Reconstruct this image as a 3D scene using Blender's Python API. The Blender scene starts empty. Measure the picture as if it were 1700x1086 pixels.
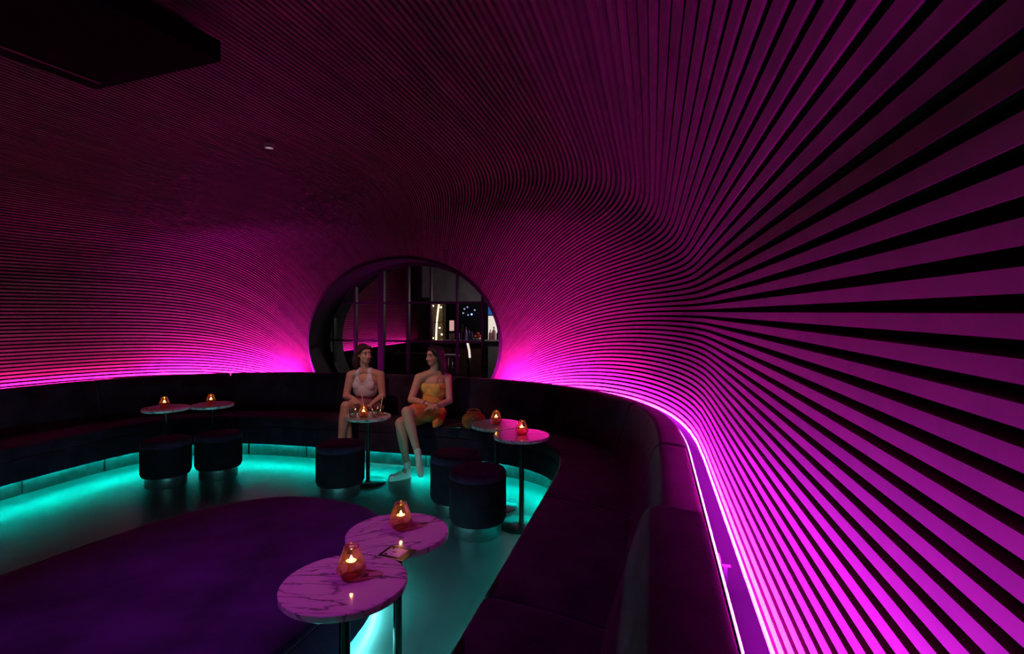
import bpy, bmesh, math, random
import numpy as np
from mathutils import Vector, Matrix

# ------------------------------------------------------------------ camera, world, exposure
SC = bpy.context.scene
COL = SC.collection
random.seed(7)
IMG_W, IMG_H, FOC, HORIZON, CAM_H = 1700.0, 1086.0, 884.0, 518.0, 1.70
cam_d = bpy.data.cameras.new('camera')
cam_d.sensor_fit = 'HORIZONTAL'
cam_d.sensor_width = 36.0
cam_d.lens = FOC / IMG_W * 36.0
cam_d.shift_y = (HORIZON - IMG_H / 2) / IMG_W
cam_d.clip_start = 0.02
cam = bpy.data.objects.new('camera', cam_d)
COL.objects.link(cam)
cam.location = (0, 0, CAM_H)
cam.rotation_euler = (math.radians(90), 0, 0)
SC.camera = cam

W = bpy.data.worlds.new('night')
SC.world = W
W.use_nodes = True
W.node_tree.nodes['Background'].inputs[0].default_value = (0.01, 0.008, 0.012, 1)
W.node_tree.nodes['Background'].inputs[1].default_value = 0.2

SC.view_settings.view_transform = 'Standard'
SC.view_settings.look = 'None'
SC.view_settings.exposure = 0.0
SC.view_settings.gamma = 1.0
SC.view_settings.use_curve_mapping = False
SC.cycles.use_denoising = True
SC.cycles.max_bounces = 10
SC.cycles.diffuse_bounces = 5
SC.cycles.transparent_max_bounces = 24
SC.cycles.sample_clamp_indirect = 10.0
SC.cycles.caustics_reflective = False
SC.cycles.caustics_refractive = False

# strip lights, flames and added spots: colour, strength
MAG_RIGHT = ((1.0, 0.014, 1.25), 3700.0)
MAG_BACK = ((1.0, 0.012, 0.74), 3400.0)
MAG_LEFT = ((1.0, 0.012, 0.48), 2400.0)
TEAL = ((0.0, 0.80, 0.70), 120.0)
TEAL_ISLAND = ((0.16, 0.85, 0.80), 190.0)
FLAME = ((1.0, 0.50, 0.17), 180.0)
PURPLE_FILL = ((0.90, 0.07, 0.90), 95.0)  # added purple spot under the ceiling box
SPOT = ((1.0, 0.50, 0.46), 110.0)  # added spot in the ceiling disc, aimed at the women

# ------------------------------------------------------------------ the room's axes
# w: across the room from its centre line, s: along its axis, z: up
ANG = math.atan2(233.0, FOC)
SN, CS = math.sin(ANG), math.cos(ANG)
E0 = -3.15


def RW(w, s, z):
    e = w + E0
    return (e * CS + s * SN, -e * SN + s * CS, z)


# ------------------------------------------------------------------ materials
MATS = {}


def mat(name, col=(0.5, 0.5, 0.5), rough=0.6, metal=0.0, spec=0.5, sheen=0.0, var=0.0, scale=8.0, bump=0.0,
        bscale=60.0, rvar=0.0, coat=0.0):
    if name in MATS:
        return MATS[name]
    m = bpy.data.materials.new(name)
    m.use_nodes = True
    nt = m.node_tree
    b = nt.nodes['Principled BSDF']
    b.inputs['Base Color'].default_value = (*col, 1)
    b.inputs['Roughness'].default_value = rough
    b.inputs['Metallic'].default_value = metal
    b.inputs['Specular IOR Level'].default_value = spec
    if sheen:
        b.inputs['Sheen Weight'].default_value = sheen
        b.inputs['Sheen Roughness'].default_value = 0.4
    if coat:
        b.inputs['Coat Weight'].default_value = coat
        b.inputs['Coat Roughness'].default_value = 0.1
    tc = nt.nodes.new('ShaderNodeTexCoord')
    if var or rvar:
        n = nt.nodes.new('ShaderNodeTexNoise')
        n.inputs['Scale'].default_value = scale
        n.inputs['Detail'].default_value = 6
        nt.links.new(tc.outputs['Object'], n.inputs['Vector'])
        if var:
            r = nt.nodes.new('ShaderNodeValToRGB')
            r.color_ramp.elements[0].position = 0.3
            r.color_ramp.elements[1].position = 0.7
            r.color_ramp.elements[0].color = (*[max(0, c * (1 - var)) for c in col], 1)
            r.color_ramp.elements[1].color = (*[min(1, c * (1 + var)) for c in col], 1)
            nt.links.new(n.outputs['Fac'], r.inputs['Fac'])
            nt.links.new(r.outputs['Color'], b.inputs['Base Color'])
        if rvar:
            mr = nt.nodes.new('ShaderNodeMapRange')
            mr.inputs['From Min'].default_value = 0.3
            mr.inputs['From Max'].default_value = 0.7
            mr.inputs['To Min'].default_value = max(0.02, rough - rvar)
            mr.inputs['To Max'].default_value = min(1, rough + rvar)
            nt.links.new(n.outputs['Fac'], mr.inputs['Value'])
            nt.links.new(mr.outputs['Result'], b.inputs['Roughness'])
    if bump:
        n2 = nt.nodes.new('ShaderNodeTexNoise')
        n2.inputs['Scale'].default_value = bscale
        n2.inputs['Detail'].default_value = 4
        nt.links.new(tc.outputs['Object'], n2.inputs['Vector'])
        bp = nt.nodes.new('ShaderNodeBump')
        bp.inputs['Strength'].default_value = bump
        bp.inputs['Distance'].default_value = 0.01
        nt.links.new(n2.outputs['Fac'], bp.inputs['Height'])
        nt.links.new(bp.outputs['Normal'], b.inputs['Normal'])
    MATS[name] = m
    return m


def emit(name, col, strength):
    if name in MATS:
        return MATS[name]
    m = bpy.data.materials.new(name)
    m.use_nodes = True
    nt = m.node_tree
    nt.nodes.remove(nt.nodes['Principled BSDF'])
    e = nt.nodes.new('ShaderNodeEmission')
    e.inputs[0].default_value = (*col, 1)
    e.inputs[1].default_value = strength
    nt.links.new(e.outputs[0], nt.nodes['Material Output'].inputs[0])
    MATS[name] = m
    return m


def thin_glass(name, tint, gloss=0.08, rough=0.02, haze=0.0):
    """thin sheet glass: tinted transmission plus a fresnel mirror"""
    if name in MATS:
        return MATS[name]
    m = bpy.data.materials.new(name)
    m.use_nodes = True
    nt = m.node_tree
    nt.nodes.remove(nt.nodes['Principled BSDF'])
    t = nt.nodes.new('ShaderNodeBsdfTransparent')
    t.inputs[0].default_value = (*tint, 1)
    g = nt.nodes.new('ShaderNodeBsdfGlossy')
    g.inputs['Color'].default_value = (1, 1, 1, 1)
    g.inputs['Roughness'].default_value = rough
    f = nt.nodes.new('ShaderNodeLayerWeight')
    f.inputs['Blend'].default_value = 0.25
    mr = nt.nodes.new('ShaderNodeMapRange')
    mr.inputs['To Min'].default_value = gloss
    mr.inputs['To Max'].default_value = 0.75
    nt.links.new(f.outputs['Fresnel'], mr.inputs['Value'])
    mx = nt.nodes.new('ShaderNodeMixShader')
    nt.links.new(mr.outputs['Result'], mx.inputs[0])
    nt.links.new(t.outputs[0], mx.inputs[1])
    nt.links.new(g.outputs[0], mx.inputs[2])
    last = mx
    if haze:
        tl_ = nt.nodes.new('ShaderNodeBsdfTranslucent')
        tl_.inputs[0].default_value = (1.0, 0.50, 0.16, 1)
        m2 = nt.nodes.new('ShaderNodeMixShader')
        m2.inputs[0].default_value = haze
        nt.links.new(mx.outputs[0], m2.inputs[1])
        nt.links.new(tl_.outputs[0], m2.inputs[2])
        last = m2
    nt.links.new(last.outputs[0], nt.nodes['Material Output'].inputs[0])
    MATS[name] = m
    return m


def marble():
    m = mat('marble', (0.72, 0.68, 0.70), rough=0.10, spec=0.8)
    nt = m.node_tree
    b = nt.nodes['Principled BSDF']
    tc = nt.nodes.new('ShaderNodeTexCoord')
    mp = nt.nodes.new('ShaderNodeMapping')
    mp.inputs['Rotation'].default_value = (0, 0, 0.35)
    mp.inputs['Scale'].default_value = (0.55, 2.6, 1.0)
    nt.links.new(tc.outputs['Object'], mp.inputs['Vector'])
    n = nt.nodes.new('ShaderNodeTexNoise')
    n.inputs['Scale'].default_value = 3.0
    n.inputs['Detail'].default_value = 8
    n.inputs['Distortion'].default_value = 0.6
    nt.links.new(mp.outputs[0], n.inputs['Vector'])
    r = nt.nodes.new('ShaderNodeValToRGB')
    els = r.color_ramp.elements
    els[0].position, els[0].color = 0.0, (0.66, 0.62, 0.65, 1)
    els[1].position, els[1].color = 1.0, (0.58, 0.54, 0.58, 1)
    for p, c in ((0.452, (0.62, 0.58, 0.61, 1)), (0.470, (0.10, 0.08, 0.11, 1)), (0.486, (0.62, 0.58, 0.61, 1)),
                 (0.57, (0.62, 0.58, 0.61, 1)), (0.582, (0.22, 0.19, 0.22, 1)), (0.594, (0.62, 0.58, 0.61, 1))):
        e = els.new(p)
        e.color = c
    nt.links.new(n.outputs['Fac'], r.inputs['Fac'])
    nt.links.new(r.outputs['Color'], b.inputs['Base Color'])
    return m


def wood_slat():
    m = mat('slat_wood', (0.40, 0.24, 0.30), rough=0.55, spec=0.35)
    nt = m.node_tree
    b = nt.nodes['Principled BSDF']
    tc = nt.nodes.new('ShaderNodeTexCoord')
    n = nt.nodes.new('ShaderNodeTexNoise')
    n.inputs['Scale'].default_value = 14
    n.inputs['Detail'].default_value = 5
    nt.links.new(tc.outputs['Object'], n.inputs['Vector'])
    oi = nt.nodes.new('ShaderNodeObjectInfo')
    ad = nt.nodes.new('ShaderNodeMath')
    ad.operation = 'MULTIPLY_ADD'
    ad.inputs[1].default_value = 0.45
    nt.links.new(oi.outputs['Random'], ad.inputs[0])
    nt.links.new(n.outputs['Fac'], ad.inputs[2])
    r = nt.nodes.new('ShaderNodeValToRGB')
    r.color_ramp.elements[0].position, r.color_ramp.elements[0].color = 0.35, (0.10, 0.055, 0.052, 1)
    r.color_ramp.elements[1].position, r.color_ramp.elements[1].color = 1.0, (0.17, 0.10, 0.088, 1)
    nt.links.new(ad.outputs[0], r.inputs['Fac'])
    nt.links.new(r.outputs['Color'], b.inputs['Base Color'])
    return m


M_SLAT = wood_slat()
M_BACKING = mat('backing_black', (0.012, 0.008, 0.010), rough=0.9, spec=0.1)
M_VELVET = mat('velvet', (0.024, 0.011, 0.027), rough=0.9, spec=0.08, sheen=0.14, var=0.55, scale=5, bump=0.25, bscale=220)
M_VELVET_ISLAND = mat('velvet_island', (0.050, 0.028, 0.115), rough=0.9, spec=0.1, sheen=0.15, var=0.5, scale=3.0, bump=0.2, bscale=220)
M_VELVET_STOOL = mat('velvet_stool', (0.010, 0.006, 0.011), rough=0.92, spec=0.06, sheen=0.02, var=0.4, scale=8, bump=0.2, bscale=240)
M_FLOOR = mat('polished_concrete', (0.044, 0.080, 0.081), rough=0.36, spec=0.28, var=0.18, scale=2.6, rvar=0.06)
M_PLINTH = mat('plinth_stone', (0.055, 0.06, 0.06), rough=0.5, var=0.5, scale=11)
M_DARK = mat('dark_paint', (0.018, 0.013, 0.018), rough=0.8, spec=0.2)
M_LEDGE = mat('ledge_paint', (0.0025, 0.0018, 0.0025), rough=0.95, spec=0.02)
M_FRAME = mat('window_steel', (0.010, 0.007, 0.010), rough=0.45, spec=0.4)
M_BLACKMETAL = mat('black_metal', (0.02, 0.022, 0.024), rough=0.3, metal=0.7)
M_STOOLBASE = mat('stool_base_metal', (0.16, 0.17, 0.18), rough=0.35, metal=0.9)
M_MARBLE = marble()
M_WAX = mat('wax', (0.85, 0.6, 0.35), rough=0.6)
M_CUP = mat('tealight_cup', (0.75, 0.45, 0.2), rough=0.3, metal=1.0)
M_AMBER = thin_glass('amber_glass', (1.0, 0.80, 0.50), gloss=0.035, rough=0.03, haze=0.028)
M_PANE = thin_glass('window_pane', (0.93, 0.93, 0.95), gloss=0.02, rough=0.0)
M_CLEAR = thin_glass('clear_glass', (0.96, 0.95, 0.94), gloss=0.06, rough=0.02)
M_DRINK = thin_glass('drink', (0.95, 0.70, 0.58), gloss=0.05, rough=0.05)
M_FLAME = emit('flame', *FLAME)
M_SKIN = mat('skin', (0.52, 0.29, 0.22), rough=0.5, spec=0.35, var=0.06, scale=12)
M_LIP = mat('lips', (0.34, 0.09, 0.09), rough=0.4)
M_EYE_WHITE = mat('eye_white', (0.7, 0.66, 0.62), rough=0.3)
M_EYE = mat('eye_dark', (0.02, 0.012, 0.01), rough=0.2)
M_BROW = mat('brow', (0.03, 0.015, 0.012), rough=0.8)
M_HAIR_BROWN = mat('hair_brown', (0.026, 0.010, 0.008), rough=0.5, var=0.5, scale=70, bump=0.8, bscale=110)
M_HAIR_DARK = mat('hair_dark', (0.012, 0.006, 0.006), rough=0.45, var=0.5, scale=70, bump=0.8, bscale=110)
M_TANK = mat('ribbed_tank', (0.62, 0.60, 0.66), rough=0.85, bump=0.2, bscale=160)
M_YELLOW = mat('yellow_cloth', (0.74, 0.43, 0.10), rough=0.85, bump=0.2, bscale=160)
M_ORANGE = mat('orange_cloth', (0.62, 0.19, 0.045), rough=0.85, var=0.25, scale=14, bump=0.3, bscale=60)
M_SHORTS = mat('mauve_cloth', (0.28, 0.10, 0.15), rough=0.85, bump=0.2, bscale=120)
M_SHOE = mat('white_leather', (0.78, 0.78, 0.76), rough=0.5)
M_SOLE = mat('white_rubber', (0.72, 0.74, 0.72), rough=0.7)
M_SOCK = mat('white_sock', (0.7, 0.68, 0.66), rough=0.9)
M_METALW = mat('silver', (0.8, 0.8, 0.82), rough=0.2, metal=1.0)
M_WICKER = mat('wicker', (0.50, 0.15, 0.035), rough=0.55, var=0.35, scale=30)
M_STRAW = mat('paper_straw', (0.85, 0.45, 0.40), rough=0.6)
M_CARD_BLACK = mat('card_black', (0.015, 0.012, 0.014), rough=0.35)
M_CARD_WHITE = mat('card_white', (0.72, 0.68, 0.70), rough=0.4)
M_GREYWALL = mat('bar_grey_plaster', (0.30, 0.28, 0.31), rough=0.8, var=0.2, scale=4)
M_BAROAK = mat('bar_brown', (0.16, 0.06, 0.035), rough=0.5, var=0.3, scale=8)


# ------------------------------------------------------------------ mesh helpers
class MB:
    """collects faces for one mesh object"""

    def __init__(self):
        self.v, self.f = [], []

    def add(self, verts, faces):
        o = len(self.v)
        self.v += [tuple(p) for p in verts]
        self.f += [tuple(i + o for i in f) for f in faces]
        return self

    def box(self, c, size, rz=0.0):
        hx, hy, hz = (d / 2 for d in size)
        ca, sa = math.cos(rz), math.sin(rz)
        vs = []
        for z in (-hz, hz):
            for x, y in ((-hx, -hy), (hx, -hy), (hx, hy), (-hx, hy)):
                vs.append((c[0] + x * ca - y * sa, c[1] + x * sa + y * ca, c[2] + z))
        return self.add(vs, [(3, 2, 1, 0), (4, 5, 6, 7), (0, 1, 5, 4), (1, 2, 6, 5), (2, 3, 7, 6), (3, 0, 4, 7)])

    def lathe(self, prof, c=(0, 0, 0), n=32, close=True):
        """prof: (r, z) from bottom to top; end radii of zero close the body"""
        vs, fs = [], []
        for r, z in prof:
            for i in range(n):
                a = 2 * math.pi * i / n
                vs.append((c[0] + r * math.cos(a), c[1] + r * math.sin(a), c[2] + z))
        for j in range(len(prof) - 1):
            for i in range(n):
                k = (i + 1) % n
                fs.append((j * n + i, j * n + k, (j + 1) * n + k, (j + 1) * n + i))
        if close:
            if prof[0][0] > 1e-6:
                fs.append(tuple(range(n - 1, -1, -1)))
            if prof[-1][0] > 1e-6:
                fs.append(tuple((len(prof) - 1) * n + i for i in range(n)))
        return self.add(vs, fs)

    def tube(self, pts, r, n=8, closed=False, cap=True):
        pts = [Vector(p) for p in pts]
        rr = r if isinstance(r, (list, tuple)) else [r] * len(pts)
        rings = []
        prev = None
        N = len(pts)
        for i, p in enumerate(pts):
            if closed:
                t = pts[(i + 1) % N] - pts[i - 1]
            else:
                t = pts[min(i + 1, N - 1)] - pts[max(i - 1, 0)]
            t.normalize()
            u = prev - t * prev.dot(t) if prev is not None else (Vector((0, 0, 1)).cross(t) if abs(t.z) < 0.95 else Vector((1, 0, 0)).cross(t))
            u.normalize()
            prev = u
            v = t.cross(u)
            rings.append([p + (u * math.cos(2 * math.pi * k / n) + v * math.sin(2 * math.pi * k / n)) * rr[i] for k in range(n)])
        vs = [q for g in rings for q in g]
        fs = []
        for j in range(N if closed else N - 1):
            j2 = (j + 1) % N
            for k in range(n):
                k2 = (k + 1) % n
                fs.append((j * n + k, j * n + k2, j2 * n + k2, j2 * n + k))
        if cap and not closed:
            fs.append(tuple(range(n - 1, -1, -1)))
            fs.append(tuple((N - 1) * n + k for k in range(n)))
        return self.add(vs, fs)

    def loft(self, rings, cap=True, closed_ring=True):
        n = len(rings[0])
        vs = [q for g in rings for q in g]
        fs = []
        for j in range(len(rings) - 1):
            for k in range(n if closed_ring else n - 1):
                k2 = (k + 1) % n
                fs.append((j * n + k, j * n + k2, (j + 1) * n + k2, (j + 1) * n + k))
        if cap and closed_ring:
            fs.append(tuple(range(n - 1, -1, -1)))
            fs.append(tuple((len(rings) - 1) * n + k for k in range(n)))
        return self.add(vs, fs)

    def build(self, name, m, parent=None, smooth=False, loc=None, recalc=True, angle=None):
        me = bpy.data.meshes.new(name)
        me.from_pydata(self.v, [], self.f)
        if recalc:
            bm = bmesh.new()
            bm.from_mesh(me)
            bmesh.ops.recalc_face_normals(bm, faces=bm.faces)
            bm.to_mesh(me)
            bm.free()
        me.materials.append(m)
        if smooth:
            me.polygons.foreach_set('use_smooth', [True] * len(me.polygons))
            if angle is not None:
                me.set_sharp_from_angle(angle=math.radians(angle))
        o = bpy.data.objects.new(name, me)
        COL.objects.link(o)
        if loc is not None:
            o.location = loc
        if parent is not None:
            o.parent = parent
        return o


def tag(o, label=None, cat=None, group=None, kind=None):
    if label:
        o['label'] = label
    if cat:
        o['category'] = cat
    if group:
        o['group'] = group
    if kind:
        o['kind'] = kind
    return o


def thing(name, label, cat, loc=(0, 0, 0), rz=0.0, group=None):
    o = bpy.data.objects.new(name, None)
    o.empty_display_size = 0.1
    COL.objects.link(o)
    o.location = loc
    o.rotation_euler = (0, 0, rz)
    return tag(o, label, cat, group)


def dup(root, loc, rz, label, group=None):
    r = root.copy()
    COL.objects.link(r)
    r.location = loc
    r.rotation_euler = (0, 0, rz)
    r['label'] = label
    if group:
        r['group'] = group
    for ch in list(root.children):
        c = ch.copy()
        COL.objects.link(c)
        c.parent = r
        for g in list(ch.children):
            d = g.copy()
            COL.objects.link(d)
            d.parent = c
    return r


# ------------------------------------------------------------------ plan curves
def superell(a, s0, b, n, N=241):
    """half oval from (+a, s0) over (0, s0+b) to (-a, s0), spaced by arc length"""
    th = np.linspace(0, math.pi, 4001)
    c, s = np.cos(th), np.sin(th)
    x = a * np.sign(c) * np.abs(c) ** (2 / n)
    y = s0 + b * np.abs(s) ** (2 / n)
    d = np.r_[0, np.cumsum(np.hypot(np.diff(x), np.diff(y)))]
    t = np.linspace(0, d[-1], N)
    return np.stack([np.interp(t, d, x), np.interp(t, d, y)], 1)


S_NEAR = -0.8


class Path:
    """u in 0..1: straight by the wall with w>0, 1..2: round the end, 2..3: straight by the other wall"""

    def __init__(self, a, s0, b, n):
        self.a, self.s0 = a, s0
        self.curve = superell(a, s0, b, n)

    def at(self, u):
        if u <= 1:
            return np.array([self.a, S_NEAR + (self.s0 - S_NEAR) * u])
        if u >= 2:
            return np.array([-self.a, self.s0 + (S_NEAR - self.s0) * (u - 2)])
        i = (u - 1) * (len(self.curve) - 1)
        k = min(int(i), len(self.curve) - 2)
        f = i - k
        return self.curve[k] * (1 - f) + self.curve[k + 1] * f


LIP = Path(2.44, 3.50, 1.83, 4.0)      # front edge of the seats
PLI = Path(2.52, 3.50, 1.90, 4.0)      # recessed plinth
LEDL = Path(3.36, 3.25, 2.90, 2.5)     # light slot behind the backrests
WAL = Path(3.47, 3.25, 3.04, 2.5)      # foot of the slatted wall


def between(u, a):
    """a = 0 at the seat lip, 1 at the light slot"""
    p, q = LIP.at(u), LEDL.at(u)
    return p + (q - p) * a


# ------------------------------------------------------------------ slatted vault
def catmull(pts, per=40):
    P = [np.array(p, float) for p in pts]
    P = [2 * P[0] - P[1]] + P + [2 * P[-1] - P[-2]]
    out = []
    for i in range(1, len(P) - 2):
        for t in np.linspace(0, 1, per, endpoint=False):
            out.append(0.5 * (2 * P[i] + (P[i + 1] - P[i - 1]) * t + (2 * P[i - 1] - 5 * P[i] + 4 * P[i + 1] - P[i + 2]) * t * t
                              + (3 * P[i] - P[i - 1] - 3 * P[i + 1] + P[i + 2]) * t ** 3))
    out.append(P[-2])
    return np.array(out)


PROF = catmull([(3.42, 0.88), (3.462, 1.2), (3.47, 1.45), (3.452, 1.7), (3.41, 1.91), (3.335, 2.12), (3.20, 2.34), (3.0, 2.55),
                (2.69, 2.74), (2.2, 2.90), (1.4, 3.03), (0.6, 3.10), (0.0, 3.12)])
dl = np.r_[0, np.cumsum(np.hypot(*np.diff(PROF, axis=0).T))]
LHALF = dl[-1]
RIM_A, RIM_B, RIM_Z, S_RIM = 1.335, 1.08, 1.30, 6.28
PITCH = 0.0395
NH = int(round(LHALF / PITCH))
TAU = np.r_[np.linspace(0, 0.10, 3), np.linspace(0.13, 0.97, 44), 0.985, 1.0]


def vault_path(l, sign):
    """the line of one slat: l metres up the profile from the foot of the wall"""
    P = np.array([np.interp(l, dl, PROF[:, 0]), np.interp(l, dl, PROF[:, 1])])
    B = (30.0 - 43.5) / (LHALF - 1.15)
    A = 43.5 - 1.15 * B
    tt = math.radians(-72 + (A * l + B * l * l) * 162 / (A * LHALF + B * LHALF ** 2))
    R = np.array([RIM_A * math.cos(tt), RIM_Z + RIM_B * math.sin(tt)])
    n = 2.5
    f = np.sin(TAU * math.pi / 2) ** (2 / n)
    g = 1 - np.cos(TAU * math.pi / 2) ** (2 / n)
    s0 = 3.05
    k = l / LHALF
    beta = 0.04 + 0.34 * k ** 0.8            # how far the end wall leans into the room
    ss = s0 + (S_RIM - s0) * ((1 - beta) * f + beta * g)
    gz = g ** 2.6
    pos = np.stack([P[0] + (R[0] - P[0]) * g, P[1] + (R[1] - P[1]) * gz], 1)
    ss = np.r_[-2.5, -1.0, 0.5, 1.8, ss]
    pos = np.r_[np.repeat(P[None, :], 4, 0), pos]
    return np.stack([sign * pos[:, 0], ss, pos[:, 1]], 1)


ls = [(i + 0.5) * LHALF / NH for i in range(NH)]
lines = [vault_path(l, 1) for l in ls] + [vault_path(l, -1) for l in reversed(ls)]
G = np.array(lines)                                   # slat, station, (w, s, z)
NS, NJ = G.shape[0], G.shape[1]
U = np.empty_like(G)
U[1:-1] = G[2:] - G[:-2]
U[0] = 2 * (G[1] - G[0])
U[-1] = 2 * (G[-1] - G[-2])
U /= 2
T = np.empty_like(G)
T[:, 1:-1] = G[:, 2:] - G[:, :-2]
T[:, 0] = G[:, 1] - G[:, 0]
T[:, -1] = G[:, -1] - G[:, -2]
Nn = np.cross(U, T)
Nn /= np.linalg.norm(Nn, axis=2, keepdims=True) + 1e-9
ctr = np.array([0, 2.5, 1.6])
flip = np.sign(np.sum((ctr - G) * Nn, axis=2, keepdims=True))
if np.mean(flip) < 0:
    Nn = -Nn
CUT = 0.872

shell = {}
for side, k0, k1, nm, lab in (('right', 0, 32, 'wall_right', 'dark backing of the curved slatted side wall with w'),
                              ('ceil', 32, NS - 32, 'ceiling', ''), ('left', NS - 32, NS, 'wall_left', '')):
    mb = MB()
    OFF = G - Nn * 0.055
    ks = list(range(max(0, k0 - 1) if side != 'right' else 0, min(NS, k1 + 1) if side != 'left' else NS))
    vs = [RW(*OFF[k, j]) for k in ks for j in range(NJ)]
    fs = [(a * NJ + j, a * NJ + j + 1, (a + 1) * NJ + j + 1, (a + 1) * NJ + j) for a in range(len(ks) - 1) for j in range(NJ - 1)]
    mb.add(vs, fs)
    shell[side] = tag(mb.build(nm, M_BACKING, smooth=True), kind='structure')
tag(shell['right'], 'curved wall of magenta lit wooden slats beside the light slot and banquette')
tag(shell['left'], 'curved wall of magenta lit wooden slats facing the long light slot')
tag(shell['ceil'], 'dark vaulted ceiling of fine wooden slats flowing to the round window')

SLAT_D = 0.030
for k in range(NS):
    pts, nn, uu = G[k], Nn[k], U[k]
    keep = np.where(pts[:, 2] >= CUT)[0]
    last = keep[-1]
    # stop where the line sinks behind the ledge
    below = np.where(pts[:, 2] < CUT)[0]
    end = NJ
    extra = None
    if len(below):
        end = below[0]
        f = (pts[end - 1, 2] - CUT) / (pts[end - 1, 2] - pts[end, 2])
        extra = (pts[end - 1] * (1 - f) + pts[end] * f, nn[end - 1], uu[end - 1])
    st = [(pts[j], nn[j], uu[j]) for j in range(end)]
    if extra is not None:
        st.append(extra)
    rings = []
    for p, n_, u_ in st:
        pit = np.linalg.norm(u_)
        ud = u_ / (pit + 1e-9)
        hw = 0.5 * min(0.024, pit * 0.57)
        q = [p + ud * hw, p - ud * hw, p - ud * hw - n_ * SLAT_D, p + ud * hw - n_ * SLAT_D]
        rings.append([RW(*x) for x in q])
    par = shell['right'] if k < 32 else shell['left'] if k >= NS - 32 else shell['ceil']
    MB().loft(rings).build('slat', M_SLAT, par, smooth=True, angle=35)

# ------------------------------------------------------------------ floor and closing walls
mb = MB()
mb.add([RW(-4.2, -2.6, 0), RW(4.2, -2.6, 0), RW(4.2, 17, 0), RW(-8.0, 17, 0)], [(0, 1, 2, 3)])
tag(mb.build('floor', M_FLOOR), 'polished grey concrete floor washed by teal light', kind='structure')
mb = MB()
mb.box(RW(0, -2.55, 1.7), (8.4, 0.1, 3.6), -ANG)
tag(mb.build('wall_front', M_DARK), 'dark end wall facing the round window', kind='structure')
# low walls behind the banquette, below the slats
mb = MB()
ring = [WAL.at(u) for u in np.linspace(0, 3, 240)]
mb.loft([[RW(p[0], p[1], 0), RW(p[0], p[1], 0.87)] for p in ring], cap=False, closed_ring=False)
tag(mb.build('wall_back', M_LEDGE), 'dark low wall behind the banquette', kind='structure')
# ledge that carries the light
mb = MB()
rg = []
for u in np.linspace(0, 3, 260):
    a, b = between(u, 0.985), WAL.at(u)
    b = b + (b - a) * 0.15
    rg.append([RW(a[0], a[1], 0.705), RW(b[0], b[1], 0.705), RW(b[0], b[1], 0.722), RW(a[0], a[1], 0.722)])
mb.loft(rg)
tag(mb.build('trim_1', M_LEDGE), 'narrow dark trough between backrests and slatted wall', kind='structure')
# plinth, in stone pieces
pl_root = thing('baseboard_back', 'recessed stone plinth under the banquette, lit teal', None)
pl_root['kind'] = 'structure'
edges = np.linspace(0.05, 2.95, 31)
for i in range(30):
    rg = []
    for u in np.linspace(edges[i] + 0.0012, edges[i + 1] - 0.0012, 9):
        p = PLI.at(u)
        q = p + (between(u, 1) - p) * 0.1
        rg.append([RW(p[0], p[1], 0.0), RW(q[0], q[1], 0.0), RW(q[0], q[1], 0.17), RW(p[0], p[1], 0.17)])
    MB().loft(rg).build('stone', M_PLINTH, pl_root)

# ------------------------------------------------------------------ banquette modules
def ring_of(u, prof, shrink=0.0, dz=0.0):
    cx = sum(p[0] for p in prof) / len(prof)
    cz = sum(p[1] for p in prof) / len(prof)
    out = []
    for a, z in prof:
        aa = a + (cx - a) * shrink
        zz = z + (cz - z) * shrink
        p = between(u, aa)
        out.append(RW(p[0], p[1], zz + dz))
    return out


def rounded(poly, r, n=4):
    """round the corners of a closed polygon in (depth fraction, z); r in metres, depth is about 0.92 m"""
    D = 0.92
    P = [Vector((a * D, z)) for a, z in poly]
    out = []
    N = len(P)
    for i in range(N):
        p, a, b = P[i], P[i - 1], P[(i + 1) % N]
        rr = r[i] if isinstance(r, (list, tuple)) else r
        da, db = (a - p), (b - p)
        ra = min(rr, da.length * 0.48)
        rb = min(rr, db.length * 0.48)
        A, Bq = p + da.normalized() * ra, p + db.normalized() * rb
        for k in range(n + 1):
            t = k / n
            q = A * (1 - t) ** 2 + p * 2 * t * (1 - t) + Bq * t * t
            out.append((q.x / D, q.y))
    return out


BASE = rounded([(0.0, 0.148), (0.022, 0.148), (0.022, 0.168), (0.62, 0.168), (0.62, 0.355), (0.0, 0.355)], [0.004, 0.003, 0.003, 0.005, 0.005, 0.01])
SEAT = rounded([(-0.006, 0.36), (0.66, 0.36), (0.66, 0.455), (0.30, 0.478), (-0.006, 0.47)], [0.02, 0.01, 0.02, 0.1, 0.035])
BACK = rounded([(0.67, 0.20), (0.984, 0.20), (0.984, 0.915), (0.80, 0.925), (0.62, 0.44)], [0.01, 0.01, 0.025, 0.06, 0.04])
BACK_NEAR = rounded([(0.67, 0.20), (0.968, 0.20), (0.968, 0.985), (0.745, 0.995), (0.565, 0.44)], [0.01, 0.01, 0.03, 0.085, 0.05])


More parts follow.
